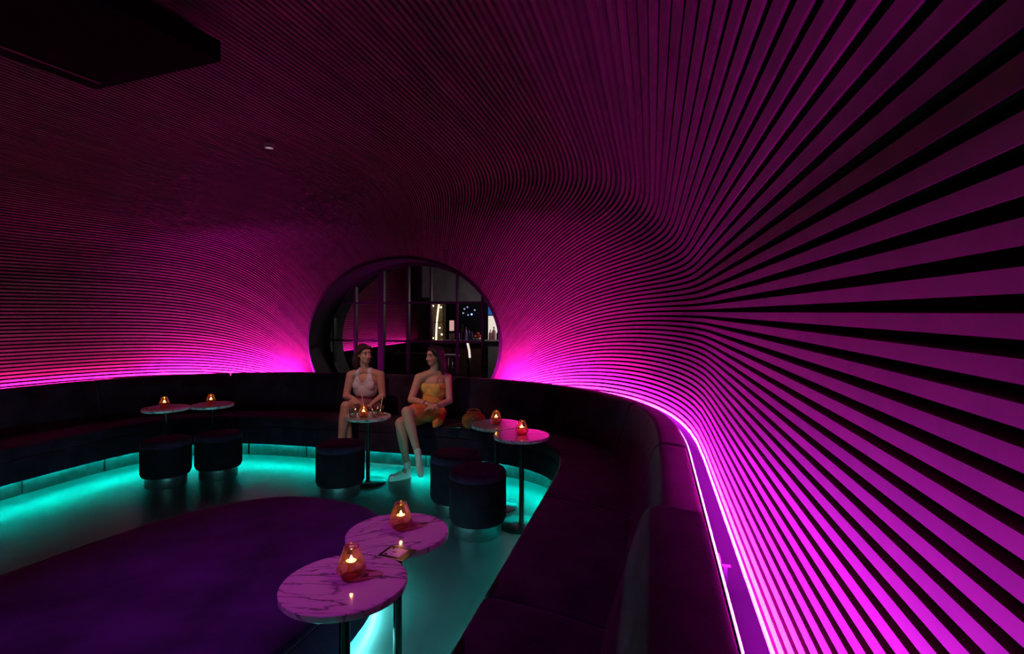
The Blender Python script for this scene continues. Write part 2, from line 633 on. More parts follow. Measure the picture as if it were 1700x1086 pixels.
def module(u0, u1, label, near=False):
    L = 0.0
    us = np.linspace(u0, u1, 5)
    for i in range(4):
        L += np.linalg.norm(LEDL.at(us[i + 1]) - LEDL.at(us[i]))
    k = (u1 - u0) / max(L, 0.1)          # u per metre
    c = between((u0 + u1) / 2, 0.4)
    root = thing('banquette_section', label, 'banquette', RW(c[0], c[1], 0), group='banquette sections round the lounge')
    inv = Vector(root.location)

    def lofted(prof, name, m, g, r):
        a, b = u0 + g * k, u1 - g * k
        n = max(4, int(L / 0.07))
        st = [(a, r * 2.2), (a + 0.006 * k, r * 1.0), (a + 0.016 * k, r * 0.3), (a + 0.03 * k, 0)]
        st += [(x, 0) for x in np.linspace(a + 0.05 * k, b - 0.05 * k, n)]
        st += [(b - 0.03 * k, 0), (b - 0.016 * k, r * 0.3), (b - 0.006 * k, r * 1.0), (b, r * 2.2)]
        mb = MB()
        mb.loft([[tuple(Vector(q) - inv) for q in ring_of(u, prof, s)] for u, s in st])
        return mb.build(name, m, root, smooth=True, angle=50)

    lofted(BASE, 'seat_base', M_VELVET, 0.003, 0.01)
    lofted(SEAT, 'seat_cushion', M_VELVET, 0.003, 0.03)
    lofted(BACK_NEAR if near else BACK, 'backrest', M_VELVET, 0.003, 0.035)
    return root


UB = [0.0, 0.33, 0.665, 0.86, 1.0]
module(0.0, 0.33, 'dark purple velvet banquette section at the open end beside the slatted wall', True)
module(0.33, 0.70, 'velvet banquette section with the tallest backrest, beside two marble tables', True)
module(0.70, 1.0, 'lower dark velvet banquette section behind the tall-backed one by the bright light slot')
cur = np.linspace(1, 2, 8)
cl = ['dark velvet banquette section curving into the corner by the bright light slot',
      'dark velvet banquette section behind the two tables beside the wicker bag',
      'dark velvet banquette section under the window holding the woman in yellow',
      'dark velvet banquette section centred below the round window',
      'dark velvet banquette section holding the woman in the pale tank top',
      'dark velvet banquette section behind the two stools that touch',
      'dark velvet banquette section curving out of the corner opposite the bright slot']
for i in range(7):
    module(cur[i], cur[i + 1], cl[i])
module(2.0, 2.25, 'straight dark velvet banquette section after the corner facing the velvet island')
module(2.25, 2.6, 'straight dark velvet banquette section at the far side of the velvet island')
module(2.6, 3.0, 'dark velvet banquette section at the end of the long straight run')

# ------------------------------------------------------------------ strip lights
def wash(name, u0, u1, col, label, tilt=8.0, width=0.012):
    """aluminium channel on the ledge with a glowing diffuser turned to the slats"""
    root = thing('light_strip', label, 'light strip', RW(*LEDL.at((u0 + u1) / 2), 0.862), group='wall wash strips')
    o = Vector(root.location)
    face, chan, lipf = [], [], []
    ct, st_ = math.cos(math.radians(tilt)), math.sin(math.radians(tilt))
    for u in np.linspace(u0, u1, max(10, int((u1 - u0) * 110))):
        p = LEDL.at(u)
        d = WAL.at(u) - p
        d /= np.linalg.norm(d) + 1e-9

        def at(h, z):
            return tuple(Vector(RW(p[0] + d[0] * h, p[1] + d[1] * h, 0.862 + z)) - o)

        a = (0.003, 0.002)
        b = (a[0] - st_ * width, a[1] + ct * width)
        face.append([at(a[0] + 0.0006, a[1] + 0.0004), at(b[0] + 0.0006, b[1] + 0.0004)])
        lipf.append([at(b[0] + 0.0002, b[1] + 0.0012), at(b[0] - 0.0058, b[1] + 0.0012)])
        chan.append([at(a[0], -0.14), at(a[0] - 0.0001, a[1]), at(b[0] - 0.0001, b[1]), at(b[0] - 0.007, b[1] + 0.0005), at(b[0] - 0.007, -0.14)])
    MB().loft(face, cap=False, closed_ring=False).build('diffuser', emit(name, *col), root, recalc=False)
    MB().loft(chan).build('channel', M_BLACKMETAL, root)
    MB().loft(lipf, cap=False, closed_ring=False).build('top_lens', emit('led_lens', (1.0, 0.30, 0.95), 3.0), root, recalc=False)
    return root


def strip(name, u0, u1, path, z, off, r, col, label, group, prof=6):
    pts = []
    for u in np.linspace(u0, u1, max(10, int((u1 - u0) * 90))):
        q = path.at(u)
        d = between(u, 0) - q
        p = q + d / (np.linalg.norm(d) + 1e-9) * off
        pts.append(RW(p[0], p[1], z))
    return tag(MB().tube(pts, r, n=prof).build('light_strip', emit(name, *col), smooth=True), label, 'light strip', group)


def u_at_w(w):
    us = np.linspace(1.0, 2.0, 2001)
    return float(us[np.argmin([abs(LEDL.at(u)[0] - w) for u in us])])


UWR, UWL = u_at_w(1.42), u_at_w(-1.42)
wash('led_right', 0.0, 1.16, MAG_RIGHT, 'glowing pink light strip along the ledge of the tall slatted wall', tilt=-3.0)
wash('led_back', 1.165, UWR, MAG_BACK, 'hidden magenta light strip on the ledge between window and bright corner', tilt=13.0)
wash('led_back', UWL, 1.80, MAG_BACK, 'hidden magenta light strip on the ledge between window and the long straight run', tilt=13.0)
wash('led_left', 1.805, 3.0, MAG_LEFT, 'hidden pink light strip behind the long straight backrests', tilt=2.0)
strip('led_teal', 0.02, 2.98, PLI, 0.157, 0.018, 0.006, TEAL, 'hidden teal light strip under the banquette lip', 'teal floor strips')

# ------------------------------------------------------------------ round window
REV = 7.06
S_GLASS = 6.70


def rim_pt(t, s, grow=0.0):
    return RW((RIM_A + grow) * math.cos(t), s, RIM_Z + (RIM_B + grow) * math.sin(t))


win = thing('window_1', 'large round steel window with grid panes above the banquette', None, RW(0, S_GLASS, 0))
win['kind'] = 'structure'
WO = Vector(win.location)
NT = 96
tsn = [2 * math.pi * i / NT for i in range(NT)]


def local(p):
    return tuple(Vector(p) - WO)


mb = MB()
rg = []
for t in tsn + [0.0]:
    rg.append([local(rim_pt(t, S_RIM - 0.03, -0.0)), local(rim_pt(t, REV, 0.0)), local(rim_pt(t, REV, 0.25)), local(rim_pt(t, S_RIM - 0.03, 0.03))])
mb.loft(rg, cap=False)
mb.build('reveal', mat('reveal_dark', (0.012, 0.008, 0.012), rough=0.6), win, smooth=True, angle=40)
mb = MB()
rg = []
for t in tsn + [0.0]:
    rg.append([local(rim_pt(t, S_GLASS - 0.03, -0.05)), local(rim_pt(t, S_GLASS + 0.03, -0.05)), local(rim_pt(t, S_GLASS + 0.03, 0.0)), local(rim_pt(t, S_GLASS - 0.03, 0.0))])
mb.loft(rg, cap=False)
mb.build('window_frame', M_FRAME, win, smooth=True, angle=40)
barsE = [-2.165, -2.52, -2.898, -3.236, -3.64, -4.046, -4.384]
barW = [0.028, 0.022, 0.022, 0.036, 0.09, 0.036, 0.022]
barsZ = [0.775, 1.30, 1.826]
for e, bw in zip(barsE, barW):
    w = e - E0
    hh = RIM_B * math.sqrt(max(0, 1 - (w / RIM_A) ** 2))
    MB().box(local(RW(w, S_GLASS, RIM_Z)), (bw, 0.06, 2 * hh), -ANG).build('mullion', M_FRAME, win)
for z in barsZ:
    ww = RIM_A * math.sqrt(max(0, 1 - ((z - RIM_Z) / RIM_B) ** 2))
    MB().box(local(RW(0, S_GLASS, z)), (2 * ww, 0.05, 0.028), -ANG).build('glazing_bar', M_FRAME, win)


def clip(poly, axis, val, keep_less):
    out = []
    for i in range(len(poly)):
        a, b = poly[i], poly[(i + 1) % len(poly)]
        ia = (a[axis] <= val) == keep_less
        ib = (b[axis] <= val) == keep_less
        if ia:
            out.append(a)
        if ia != ib:
            t = (val - a[axis]) / (b[axis] - a[axis])
            out.append((a[0] + (b[0] - a[0]) * t, a[1] + (b[1] - a[1]) * t))
    return out


gx = [-RIM_A] + sorted(e - E0 for e in barsE) + [RIM_A]
gz = [RIM_Z - RIM_B] + barsZ + [RIM_Z + RIM_B]
ell = [((RIM_A - 0.03) * math.cos(t), RIM_Z + (RIM_B - 0.03) * math.sin(t)) for t in tsn]
for i in range(len(gx) - 1):
    for j in range(len(gz) - 1):
        p = clip(clip(clip(clip(ell, 0, gx[i + 1], True), 0, gx[i], False), 1, gz[j + 1], True), 1, gz[j], False)
        if len(p) < 3:
            continue
        n = len(p)
        vs = [local(RW(x, S_GLASS - 0.003, z)) for x, z in p] + [local(RW(x, S_GLASS + 0.003, z)) for x, z in p]
        MB().add(vs, [tuple(range(n)), tuple(range(2 * n - 1, n - 1, -1))] + [(k, (k + 1) % n, n + (k + 1) % n, n + k) for k in range(n)]).build('pane', M_PANE, win)

# outer side of the end wall, towards the bar
mb = MB()
rg = []
for i in range(NT + 1):
    t = tsn[i % NT]
    c_, s_ = math.cos(t), math.sin(t)
    k = 1 / max(abs(c_) / 4.2, abs(s_) / 2.2)
    zz = max(0.0, RIM_Z + s_ * k)
    rg.append([rim_pt(t, REV - 0.01, 0.02), RW(c_ * k, REV - 0.01, zz)])
mb.loft(rg, cap=False, closed_ring=False)
tag(mb.build('wall_outer', M_DARK), 'dark outer face of the window wall towards the bar', kind='structure')

# ------------------------------------------------------------------ velvet island
ISL = (-1.42, 2.42)   # filled in world axes


def island_outline(grow=0.0, n=72):
    """rounded oblong along the room axis, world XY"""
    out = []
    ca, sa = math.cos(IS_ROT), math.sin(IS_ROT)
    for i in range(n):
        t = 2 * math.pi * i / n
        c_, s_ = math.cos(t), math.sin(t)
        x = (IS_A + grow) * math.copysign(abs(c_) ** (2 / 2.6), c_)
        y = (IS_B + grow) * math.copysign(abs(s_) ** (2 / 2.6), s_)
        out.append((x * ca - y * sa, x * sa + y * ca))
    return out


IS_C = (-1.78, 2.20)
IS_A, IS_B, IS_ROT = 0.86, 1.60, math.radians(-19)
isl = thing('velvet_island', 'large oval purple velvet ottoman in the middle of the floor', 'ottoman', (IS_C[0], IS_C[1], 0))


def island_rings(stack):
    return [[(x, y, z) for x, y in island_outline(g)] for g, z in stack]


MB().loft(island_rings([(-0.03, 0.085), (0, 0.10), (0, 0.33), (-0.006, 0.335)])).build('body', M_VELVET_ISLAND, isl, smooth=True, angle=40)
MB().loft(island_rings([(0.0, 0.337), (0.008, 0.35), (0.006, 0.375), (-0.015, 0.398), (-0.06, 0.405), (-0.4, 0.407)])).build('cushion_top', M_VELVET_ISLAND, isl, smooth=True, angle=60)
MB().loft(island_rings([(-0.12, 0.0), (-0.12, 0.09)])).build('plinth', M_PLINTH, isl, smooth=True, angle=40)
pts = [(IS_C[0] + x, IS_C[1] + y, 0.074) for x, y in island_outline(-0.045)]
tag(MB().tube(pts, 0.006, n=6, closed=True).build('light_strip', emit('led_island', *TEAL_ISLAND)), 'hidden teal light strip under the velvet ottoman', 'light strip', 'teal floor strips')

# ------------------------------------------------------------------ stools
STOOLS = [(-3.41, 5.25, 0.455, 'round black velvet stool beside its twin, before the low table'),
          (-3.035, 5.51, 0.455, 'round black velvet stool touching its twin, closer to the woman in the tank top'),
          (-1.607, 4.985, 0.48, 'round black velvet stool before the table with the drinks'),
          (-0.479, 4.56, 0.50, 'round black velvet stool behind another, closest to the woman in yellow'),
          (-0.264, 4.10, 0.50, 'round black velvet stool in front of another, beside the two candle tables')]
for x, y, h, lab in STOOLS:
    st = thing('pouf_stool', lab, 'stool', (x, y, 0), random.random() * 6, group='round velvet stools')
    r = 0.219
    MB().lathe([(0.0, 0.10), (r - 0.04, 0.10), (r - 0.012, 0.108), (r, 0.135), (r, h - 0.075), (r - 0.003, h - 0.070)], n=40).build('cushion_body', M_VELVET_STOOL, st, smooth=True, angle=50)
    MB().lathe([(r - 0.006, h - 0.070), (r + 0.001, h - 0.062), (r, h - 0.03), (r - 0.012, h - 0.010), (r - 0.04, h - 0.002), (r - 0.1, h), (0.0, h)], n=40).build('cushion_top', mat('velvet_stool_top_lit', (0.030, 0.012, 0.036), rough=0.9, spec=0.1, sheen=0.06, var=0.4, scale=9), st, smooth=True, angle=60)  # top lighter and more purple than the body: overhead light painted in
    MB().tube([(r * math.cos(a), r * math.sin(a), h - 0.066) for a in np.linspace(0, 2 * math.pi, 41)[:-1]], 0.004, n=6, closed=True).build('piping', M_VELVET_STOOL, st, smooth=True)
    MB().lathe([(0.178, 0.0), (0.18, 0.004), (0.18, 0.10), (0.0, 0.10)], n=40).build('base', M_STOOLBASE, st, smooth=True, angle=40)

# ------------------------------------------------------------------ tables
TABLES = [(-0.603, 1.918, 0.73, 0.2225, 0.0, 'marble pedestal table beside the velvet ottoman with a card at its rim'),
          (-0.505, 2.352, 0.73, 0.2225, 0.5, 'marble pedestal table next to the table with the card, before the dark stools'),
          (0.076, 4.245, 0.722, 0.2225, 0.0, 'magenta lit marble pedestal table with its pole and base in view'),
          (-0.131, 4.655, 0.722, 0.2225, 0.4, 'marble pedestal table beside the wicker bag'),
          (-1.436, 5.31, 0.665, 0.224, 0.2, 'marble pedestal table with drinks before the woman in the tank top'),
          (-3.655, 5.625, 0.69, 0.2225, 0.1, 'marble pedestal table standing behind the stool by the long banquette'),
          (-3.36, 5.97, 0.665, 0.2225, 0.1, 'marble pedestal table touching another, closer to the round window')]
for x, y, h, r, rz, lab in TABLES:
    t = thing('pedestal_table', lab, 'table', (x, y, 0), rz, group='small round marble tables')
    MB().lathe([(0.0, h - 0.026), (r - 0.004, h - 0.026), (r, h - 0.022), (r, h - 0.003), (r - 0.003, h), (0.0, h)], n=64).build('tabletop', M_MARBLE, t, smooth=True, angle=40)
    MB().lathe([(0.0, h - 0.036), (0.09, h - 0.036), (0.09, h - 0.026), (0.0, h - 0.026)], n=24).build('mounting_plate', M_BLACKMETAL, t, smooth=True, angle=40)
    MB().lathe([(0.0195, 0.012), (0.0195, h - 0.034)], n=20).build('pole', M_BLACKMETAL, t, smooth=True, angle=40)
    MB().lathe([(0.0, 0.0), (0.178, 0.0), (0.18, 0.003), (0.18, 0.008), (0.176, 0.011), (0.03, 0.014), (0.022, 0.022), (0.0, 0.022)], n=48).build('base', M_BLACKMETAL, t, smooth=True, angle=40)

# ------------------------------------------------------------------ candles
def px(x, y, z):
    """where the line of sight through a pixel meets the height z; used to read positions off the photograph"""
    Y = (CAM_H - z) * FOC / (y - HORIZON)
    return ((x - 850.0) / FOC * Y, Y)


candle0 = None
CANDLES = [(-0.590, 1.955, 0.73, 'amber glass candle holder on the marble table beside the card'),
           (-0.500, 2.395, 0.73, 'amber glass candle holder on the marble table before the dark stools'),
           (0.078, 4.255, 0.722, 'amber glass candle holder on the magenta lit marble table'),
           (-0.139, 4.67, 0.722, 'amber glass candle holder on the table beside the wicker bag'),
           (-1.462, 5.24, 0.665, 'amber glass candle holder among the drinks'),
           (-3.675, 5.63, 0.69, 'amber glass candle holder on the table behind the stool by the long banquette'),
           (-3.375, 5.97, 0.665, 'amber glass candle holder on the table closest to the round window among the far pair')]
for i, (x, y, z, lab) in enumerate(CANDLES):
    if candle0 is None:
        c = candle0 = thing('candle_holder', lab, 'candle', (x, y, z), 0, group='table candles')
        MB().lathe([(0.030, 0.001), (0.037, 0.0025), (0.0525, 0.024), (0.0535, 0.030), (0.050, 0.042), (0.031, 0.098), (0.0275, 0.106), (0.0245, 0.109)], n=40, close=False).build('glass_shade', M_AMBER, c, smooth=True)
        MB().lathe([(0.0245, 0.1085), (0.0255, 0.1105), (0.0275, 0.1105), (0.0283, 0.108), (0.0275, 0.1065)], n=40, close=False).build('rim', thin_glass('amber_rim', (1.0, 0.62, 0.3), gloss=0.3, rough=0.1), c, smooth=True)
        MB().lathe([(0.0, 0.001), (0.030, 0.001), (0.030, 0.008), (0.016, 0.012), (0.012, 0.040), (0.0, 0.044)], n=24).build('glass_foot', M_AMBER, c, smooth=True, angle=40)
        MB().lathe([(0.0, 0.044), (0.0165, 0.044), (0.0185, 0.0575), (0.0178, 0.0575), (0.0172, 0.0565), (0.0, 0.0565)], n=24).build('wax', M_WAX, c, smooth=True, angle=40)
        MB().tube([(0, 0, 0.0565), (0.0004, 0, 0.062)], 0.0009, n=5).build('wick', M_CARD_BLACK, c)
        MB().lathe([(0.0, 0.0577), (0.0036, 0.0590), (0.0052, 0.0625), (0.0044, 0.0670), (0.0020, 0.0725), (0.0, 0.0770)], n=12).build('flame', M_FLAME, c, smooth=True)
    else:
        dup(candle0, (x, y, z), i * 0.9, lab, 'table candles')

# ------------------------------------------------------------------ things on the tables
def tumbler(x, y, z, r, h, label, fill=0.6, liquid=None):
    g = thing('tumbler', label, 'glass', (x, y, z), 0, group='drinks on the marble table')
    MB().lathe([(0.0, 0.0), (r * 0.86, 0.0), (r * 0.88, 0.003), (r, h), (r - 0.002, h), (r * 0.86, 0.010), (0.0, 0.010)], n=28).build('glass', M_CLEAR, g, smooth=True, angle=40)
    MB().lathe([(0.0, 0.011), (r * 0.85, 0.011), (r * (0.86 + 0.13 * fill), h * fill), (0.0, h * fill)], n=24).build('drink', liquid or M_DRINK, g, smooth=True, angle=40)
    rnd = random.Random(int(x * 1000))
    for k in range(3):
        a = k * 2.1
        MB().box((r * 0.42 * math.cos(a), r * 0.42 * math.sin(a), h * fill - 0.008), (0.022, 0.022, 0.022), rnd.random()).build('ice_cube', M_CLEAR, g)
    return g


def straw(p0, p1, label):
    tag(MB().tube([p0, p1], 0.0042, n=10).build('drinking_straw', M_STRAW, smooth=True, angle=40), label, 'straw', 'straws in the drinks')


ZT = 0.665
tumbler(-1.562, 5.225, ZT, 0.036, 0.088, 'short water glass without a straw, beside the candle', 0.45, M_CLEAR)
tumbler(-1.485, 5.34, ZT, 0.036, 0.095, 'tumbler with a straw standing behind the candle', 0.7)
tumbler(-1.345, 5.235, ZT, 0.036, 0.088, 'short glass of pink drink without a straw', 0.55)
tumbler(-1.315, 5.32, ZT, 0.037, 0.100, 'tumbler with a straw at the table edge towards the woman in yellow', 0.7)
straw((-1.475, 5.34, ZT + 0.013), (-1.527, 5.40, ZT + 0.215), 'pink paper straw leaning out of the tumbler behind the candle')
straw((-1.327, 5.33, ZT + 0.013), (-1.298, 5.37, ZT + 0.215), 'pink paper straw in the tumbler at the table edge')

card = thing('menu_card', 'black bordered card lying across the rims of two marble tables', 'card', (-0.4615, 2.138, 0.7305), math.radians(-21))
MB().box((0, 0, 0.0015), (0.122, 0.102, 0.003)).build('board', M_CARD_BLACK, card)
MB().box((-0.008, 0.0, 0.0033), (0.078, 0.066, 0.0008)).build('printed_panel', M_CARD_WHITE, card)
for dx, dy, sx, sy in ((-0.036, -0.026, 0.013, 0.012), (-0.034, 0.027, 0.013, 0.012), (-0.012, 0.0, 0.018, 0.007)):
    MB().box((dx, dy, 0.0038), (sx, sy, 0.0004)).build('printed_mark', M_CARD_BLACK, card)
MB().tube([(-0.061, -0.051, 0.002), (0.061, -0.051, 0.002), (0.061, 0.051, 0.002), (-0.061, 0.051, 0.002)], 0.0012, n=6, closed=True).build('edge_trim', M_CARD_WHITE, card)

# wicker bag on the seat: a squat woven body with a handle
bag = thing('wicker_bag', 'round orange brown wicker bag on the seat beside the woman in yellow', 'bag', (-0.405, 5.64, 0.476))
for k in range(11):
    a = k / 10.0
    z = 0.008 + 0.150 * a
    r = 0.118 * math.sqrt(max(0.08, 1 - ((a - 0.42) / 0.66) ** 2))
    MB().tube([((r + 0.003 * math.sin(t * 9 + k * math.pi)) * math.cos(t), 0.80 * (r + 0.003 * math.sin(t * 9 + k * math.pi)) * math.sin(t), z) for t in np.linspace(0, 2 * math.pi, 55)[:-1]], 0.0085, n=6, closed=True).build('wicker_coil', M_WICKER, bag, smooth=True)
MB().lathe([(0.0, 0.004), (0.085, 0.006), (0.108, 0.05), (0.108, 0.09), (0.085, 0.13), (0.055, 0.150), (0.0, 0.155)], n=24).build('lining', M_BAROAK, bag, smooth=True)
MB().tube([(0.075 * math.cos(t), 0.0, 0.148 + 0.05 * math.sin(t)) for t in np.linspace(0, math.pi, 15)], 0.006, n=7).build('handle', M_WICKER, bag, smooth=True)
ph = thing('phone', 'black phone lying on the seat between the woman in yellow and the bag', 'phone', (-0.615, 5.63, 0.4775), math.radians(12))
MB().box((0, 0, 0.004), (0.145, 0.07, 0.008)).build('body', M_CARD_BLACK, ph)
MB().box((0, -0.0352, 0.004), (0.139, 0.0012, 0.006)).build('edge', M_METALW, ph)

# ------------------------------------------------------------------ people
def frame_from(f, up=Vector((0, 0, 1))):
    f = Vector(f).normalized()
    r = f.cross(up).normalized()
    u = r.cross(f).normalized()
    return Matrix((r, f, u)).transposed()         # columns: right, forward, up


_SPH = {}


def unit_sphere(seg):
    """sphere of triangles"""
    if seg not in _SPH:
        nr = seg // 2 + 1
        v = [(0, 0, -1)]
        for a in range(1, nr):
            t = -math.pi / 2 + math.pi * a / nr
            v += [(math.cos(t) * math.cos(2 * math.pi * k / seg), math.cos(t) * math.sin(2 * math.pi * k / seg), math.sin(t)) for k in range(seg)]
        v.append((0, 0, 1))
        f = []
        for k in range(seg):
            k2 = (k + 1) % seg
            f.append((0, 1 + k2, 1 + k))
            for a in range(nr - 2):
                p, q = 1 + a * seg, 1 + (a + 1) * seg
                f += [(p + k, p + k2, q + k2), (p + k, q + k2, q + k)]
            f.append((len(v) - 1, 1 + (nr - 2) * seg + k, 1 + (nr - 2) * seg + k2))
        _SPH[seg] = (np.array(v, float), np.array(f, int))
    return _SPH[seg]


class Blob:
    """a body as the union of tapered limbs and ellipsoids, grown into one continuous skin"""

    def __init__(self):
        self.vs, self.fs, self.n = [], [], 0

    def ell(self, c, rad, R=None, seg=20):
        v, f = unit_sphere(seg)
        q = v * np.array(rad, float)
        if R is not None:
            q = q @ np.array(R).T
        self.vs.append(q + np.array(c, float))
        self.fs.append(f + self.n)
        self.n += len(v)
        return self

    def mesh(self, name):
        me = bpy.data.meshes.new(name)
        me.from_pydata(np.concatenate(self.vs).tolist(), [], np.concatenate(self.fs).tolist())
        return me

    def limb(self, pts, rads, flat=1.0, side=None):
        for i in range(len(pts) - 1):
            a, b = Vector(pts[i]), Vector(pts[i + 1])
            n = max(2, int((b - a).length / (0.45 * min(rads[i], rads[i + 1]))))
            n = min(n, 26)
            for k in range(n + 1):
                t = k / n
                self.ell(a.lerp(b, t), [rads[i] * (1 - t) + rads[i + 1] * t] * 3, seg=12)
        return self

    def grow(self, name, m, parent, voxel=0.006, smooth=6, keep=None, disp=None, fac=0.5):
        me = self.mesh(name)
        tmp = bpy.data.objects.new('tmp', me)
        COL.objects.link(tmp)
        md = tmp.modifiers.new('r', 'REMESH')
        md.mode = 'VOXEL'
        md.voxel_size = voxel
        sm = tmp.modifiers.new('s', 'SMOOTH')
        sm.factor = fac
        sm.iterations = smooth
        dg = bpy.context.evaluated_depsgraph_get()
        new = bpy.data.meshes.new_from_object(tmp.evaluated_get(dg))
        bpy.data.objects.remove(tmp)
        bpy.data.meshes.remove(me)
        if disp is not None:
            new.calc_loop_triangles()
            for v in new.vertices:
                v.co += v.normal * disp(v.co)
        if keep is not None:
            bm = bmesh.new()
            bm.from_mesh(new)
            bmesh.ops.delete(bm, geom=[v for v in bm.verts if not keep(v.co)], context='VERTS')
            bm.to_mesh(new)
            bm.free()
        new.name = name
        new.materials.clear()
        new.materials.append(m)
        new.polygons.foreach_set('use_smooth', [True] * len(new.polygons))
        o = bpy.data.objects.new(name, new)
        COL.objects.link(o)
        if parent is not None:
            o.parent = parent
            o.matrix_parent_inverse = Matrix.Translation(-Vector(parent.location))
        return o


def add_hand(B, wrist, f, palm_n, size=1.0, curl=0.5, thumb=1):
    """palm and five bent fingers; f: pointing direction, palm_n: direction the palm faces, thumb: +1/-1 side"""
    f = Vector(f).normalized()
    pn = Vector(palm_n)
    pn = (pn - f * pn.dot(f)).normalized()
    sd = f.cross(pn).normalized() * thumb
    w = Vector(wrist)
    R = Matrix((sd, f, pn)).transposed()
    B.ell(w + f * 0.045 * size, (0.038 * size, 0.048 * size, 0.015 * size), R)
    for off, ln in ((0.027, 0.066), (0.009, 0.074), (-0.009, 0.069), (-0.026, 0.054)):
        p = w + f * 0.080 * size + sd * off * size
        d = f.copy()
        pts = [p - f * 0.02 * size, p]
        for j, fr in enumerate((0.45, 0.32, 0.23)):
            d = (d + pn * curl * 0.42).normalized()
            p = p + d * ln * fr * size
            pts.append(p.copy())
        B.limb(pts, [0.0088 * size, 0.0086 * size, 0.0082 * size, 0.0076 * size, 0.0066 * size])
    p = w + f * 0.025 * size + sd * 0.026 * size
    q = p + (f * 0.45 + sd * 0.75 + pn * 0.2).normalized() * 0.036 * size
    q2 = q + (f * 0.9 + sd * 0.2 + pn * 0.3).normalized() * 0.028 * size
    B.limb([p, q, q2], [0.012 * size, 0.0095 * size, 0.0078 * size])


def shoe(root, ankle, heel, toe, upn, socks=True):
    """trainer: sole, upper, laces; heel and toe are on the sole's line"""
    heel, toe, ankle, upn = Vector(heel), Vector(toe), Vector(ankle), Vector(upn)
    f = (toe - heel)
    L = f.length
    f.normalize()
    u = (upn - f * upn.dot(f)).normalized()
    r = f.cross(u)
    # sole
    out = []
    for i in range(28):
        t = 2 * math.pi * i / 28
        y = -math.cos(t)
        hw = 0.036 + 0.008 * max(0, y) if y > 0 else 0.033
        x = math.sin(t)
        x = math.copysign(abs(x) ** 0.75, x) * hw * (1.0 if y < 0.3 else 1.0 - 0.12 * (y - 0.3))
        out.append((x, L / 2 + y * L / 2))
    rings = []
    for z, g in ((0.0, 0.96), (0.004, 1.0), (0.024, 1.0), (0.028, 0.95)):
        rings.append([tuple(heel + r * x * g + f * ((y - L / 2) * (0.99 if g < 1 else 1) + L / 2) + u * z) for x, y in out])
    so = Blob()
    R = Matrix((r, f, u)).transposed()
    up = so
    up.ell(heel + f * L * 0.72 + u * 0.040, (0.040, L * 0.27, 0.030), R)
    up.ell(heel + f * L * 0.42 + u * 0.050, (0.036, L * 0.28, 0.036), R)
    up.ell(heel + f * L * 0.20 + u * 0.055, (0.034, L * 0.19, 0.048), R)
    up.limb([heel + f * L * 0.16 + u * 0.075, heel + f * L * 0.22 + u * 0.085], [0.034, 0.036])
    o = up.grow('shoe', M_SHOE, root, voxel=0.006, smooth=5)
    s = MB().loft([[tuple(Vector(q) - Vector(root.location)) for q in rg_] for rg_ in rings]).build('sole', M_SOLE, None, smooth=True, angle=40)
    s.parent = o
    s.matrix_parent_inverse = Matrix.Translation(Vector(root.location))
    s.location = (0, 0, 0)
    for k in range(4):
        c = heel + f * L * (0.42 + 0.07 * k) + u * (0.084 - 0.006 * k)
        l = MB().tube([tuple(c - r * 0.020 - u * 0.004), tuple(c + u * 0.003), tuple(c + r * 0.020 - u * 0.004)], 0.003, n=6).build('lace', M_SOCK, None, smooth=True)
        l.parent = o
    if socks:
        b = Blob()
        d = (ankle - (heel + f * L * 0.2)).normalized()
        b.limb([heel + f * L * 0.2 + u * 0.07, ankle + d * 0.035], [0.036, 0.038])
        b.grow('sock', M_SOCK, root, voxel=0.007, smooth=3)
    return o


def head(root, B, hc, g, neck, hairmat):
    """skull, jaw, nose, ears go into the body's skin; eyes, brows, lips are parts"""
    R = frame_from(g)
    hc = Vector(hc)

    def P(x, y, z):
        return hc + R @ Vector((x, y, z))

    B.ell(P(0, -0.012, 0.030), (0.073, 0.088, 0.080), R)
    B.ell(P(0, 0.022, -0.025), (0.058, 0.060, 0.072), R)
    B.ell(P(0, 0.045, -0.070), (0.038, 0.036, 0.030), R)
    B.ell(P(0, 0.060, 0.040), (0.050, 0.020, 0.028), R)
    for sx in (-1, 1):
        B.ell(P(0.032 * sx, 0.055, -0.018), (0.022, 0.020, 0.022), R)
        B.ell(P(0.072 * sx, -0.008, 0.0), (0.008, 0.017, 0.028), R)
    B.limb([P(0, 0.076, 0.022), P(0, 0.092, -0.010), P(0, 0.098, -0.024)], [0.007, 0.010, 0.0115])
    B.ell(P(0, 0.088, -0.030), (0.017, 0.010, 0.008), R)
    B.limb([Vector(neck), P(0, -0.012, -0.070)], [0.050, 0.047])

    def add(name, m, c, rad):
        b = Blob()
        b.ell(P(*c), rad, R, seg=12)
        me = b.mesh(name)
        me.materials.append(m)
        me.polygons.foreach_set('use_smooth', [True] * len(me.polygons))
        o = bpy.data.objects.new(name, me)
        COL.objects.link(o)
        o.parent = root
        o.matrix_parent_inverse = Matrix.Translation(-Vector(root.location))
        return o

    for sx in (-1, 1):
        e = add('eye', M_EYE_WHITE, (0.030 * sx, 0.071, 0.010), (0.0135, 0.008, 0.0075))
        add('iris', M_EYE, (0.030 * sx, 0.0765, 0.010), (0.0065, 0.004, 0.0068))
        add('eyebrow', M_BROW, (0.031 * sx, 0.0755, 0.030), (0.018, 0.006, 0.0042))
    add('lips', M_LIP, (0, 0.083, -0.050), (0.021, 0.008, 0.0085))
    return P, R


def person(name, label, feet):
    return thing(name, label, 'person', feet)


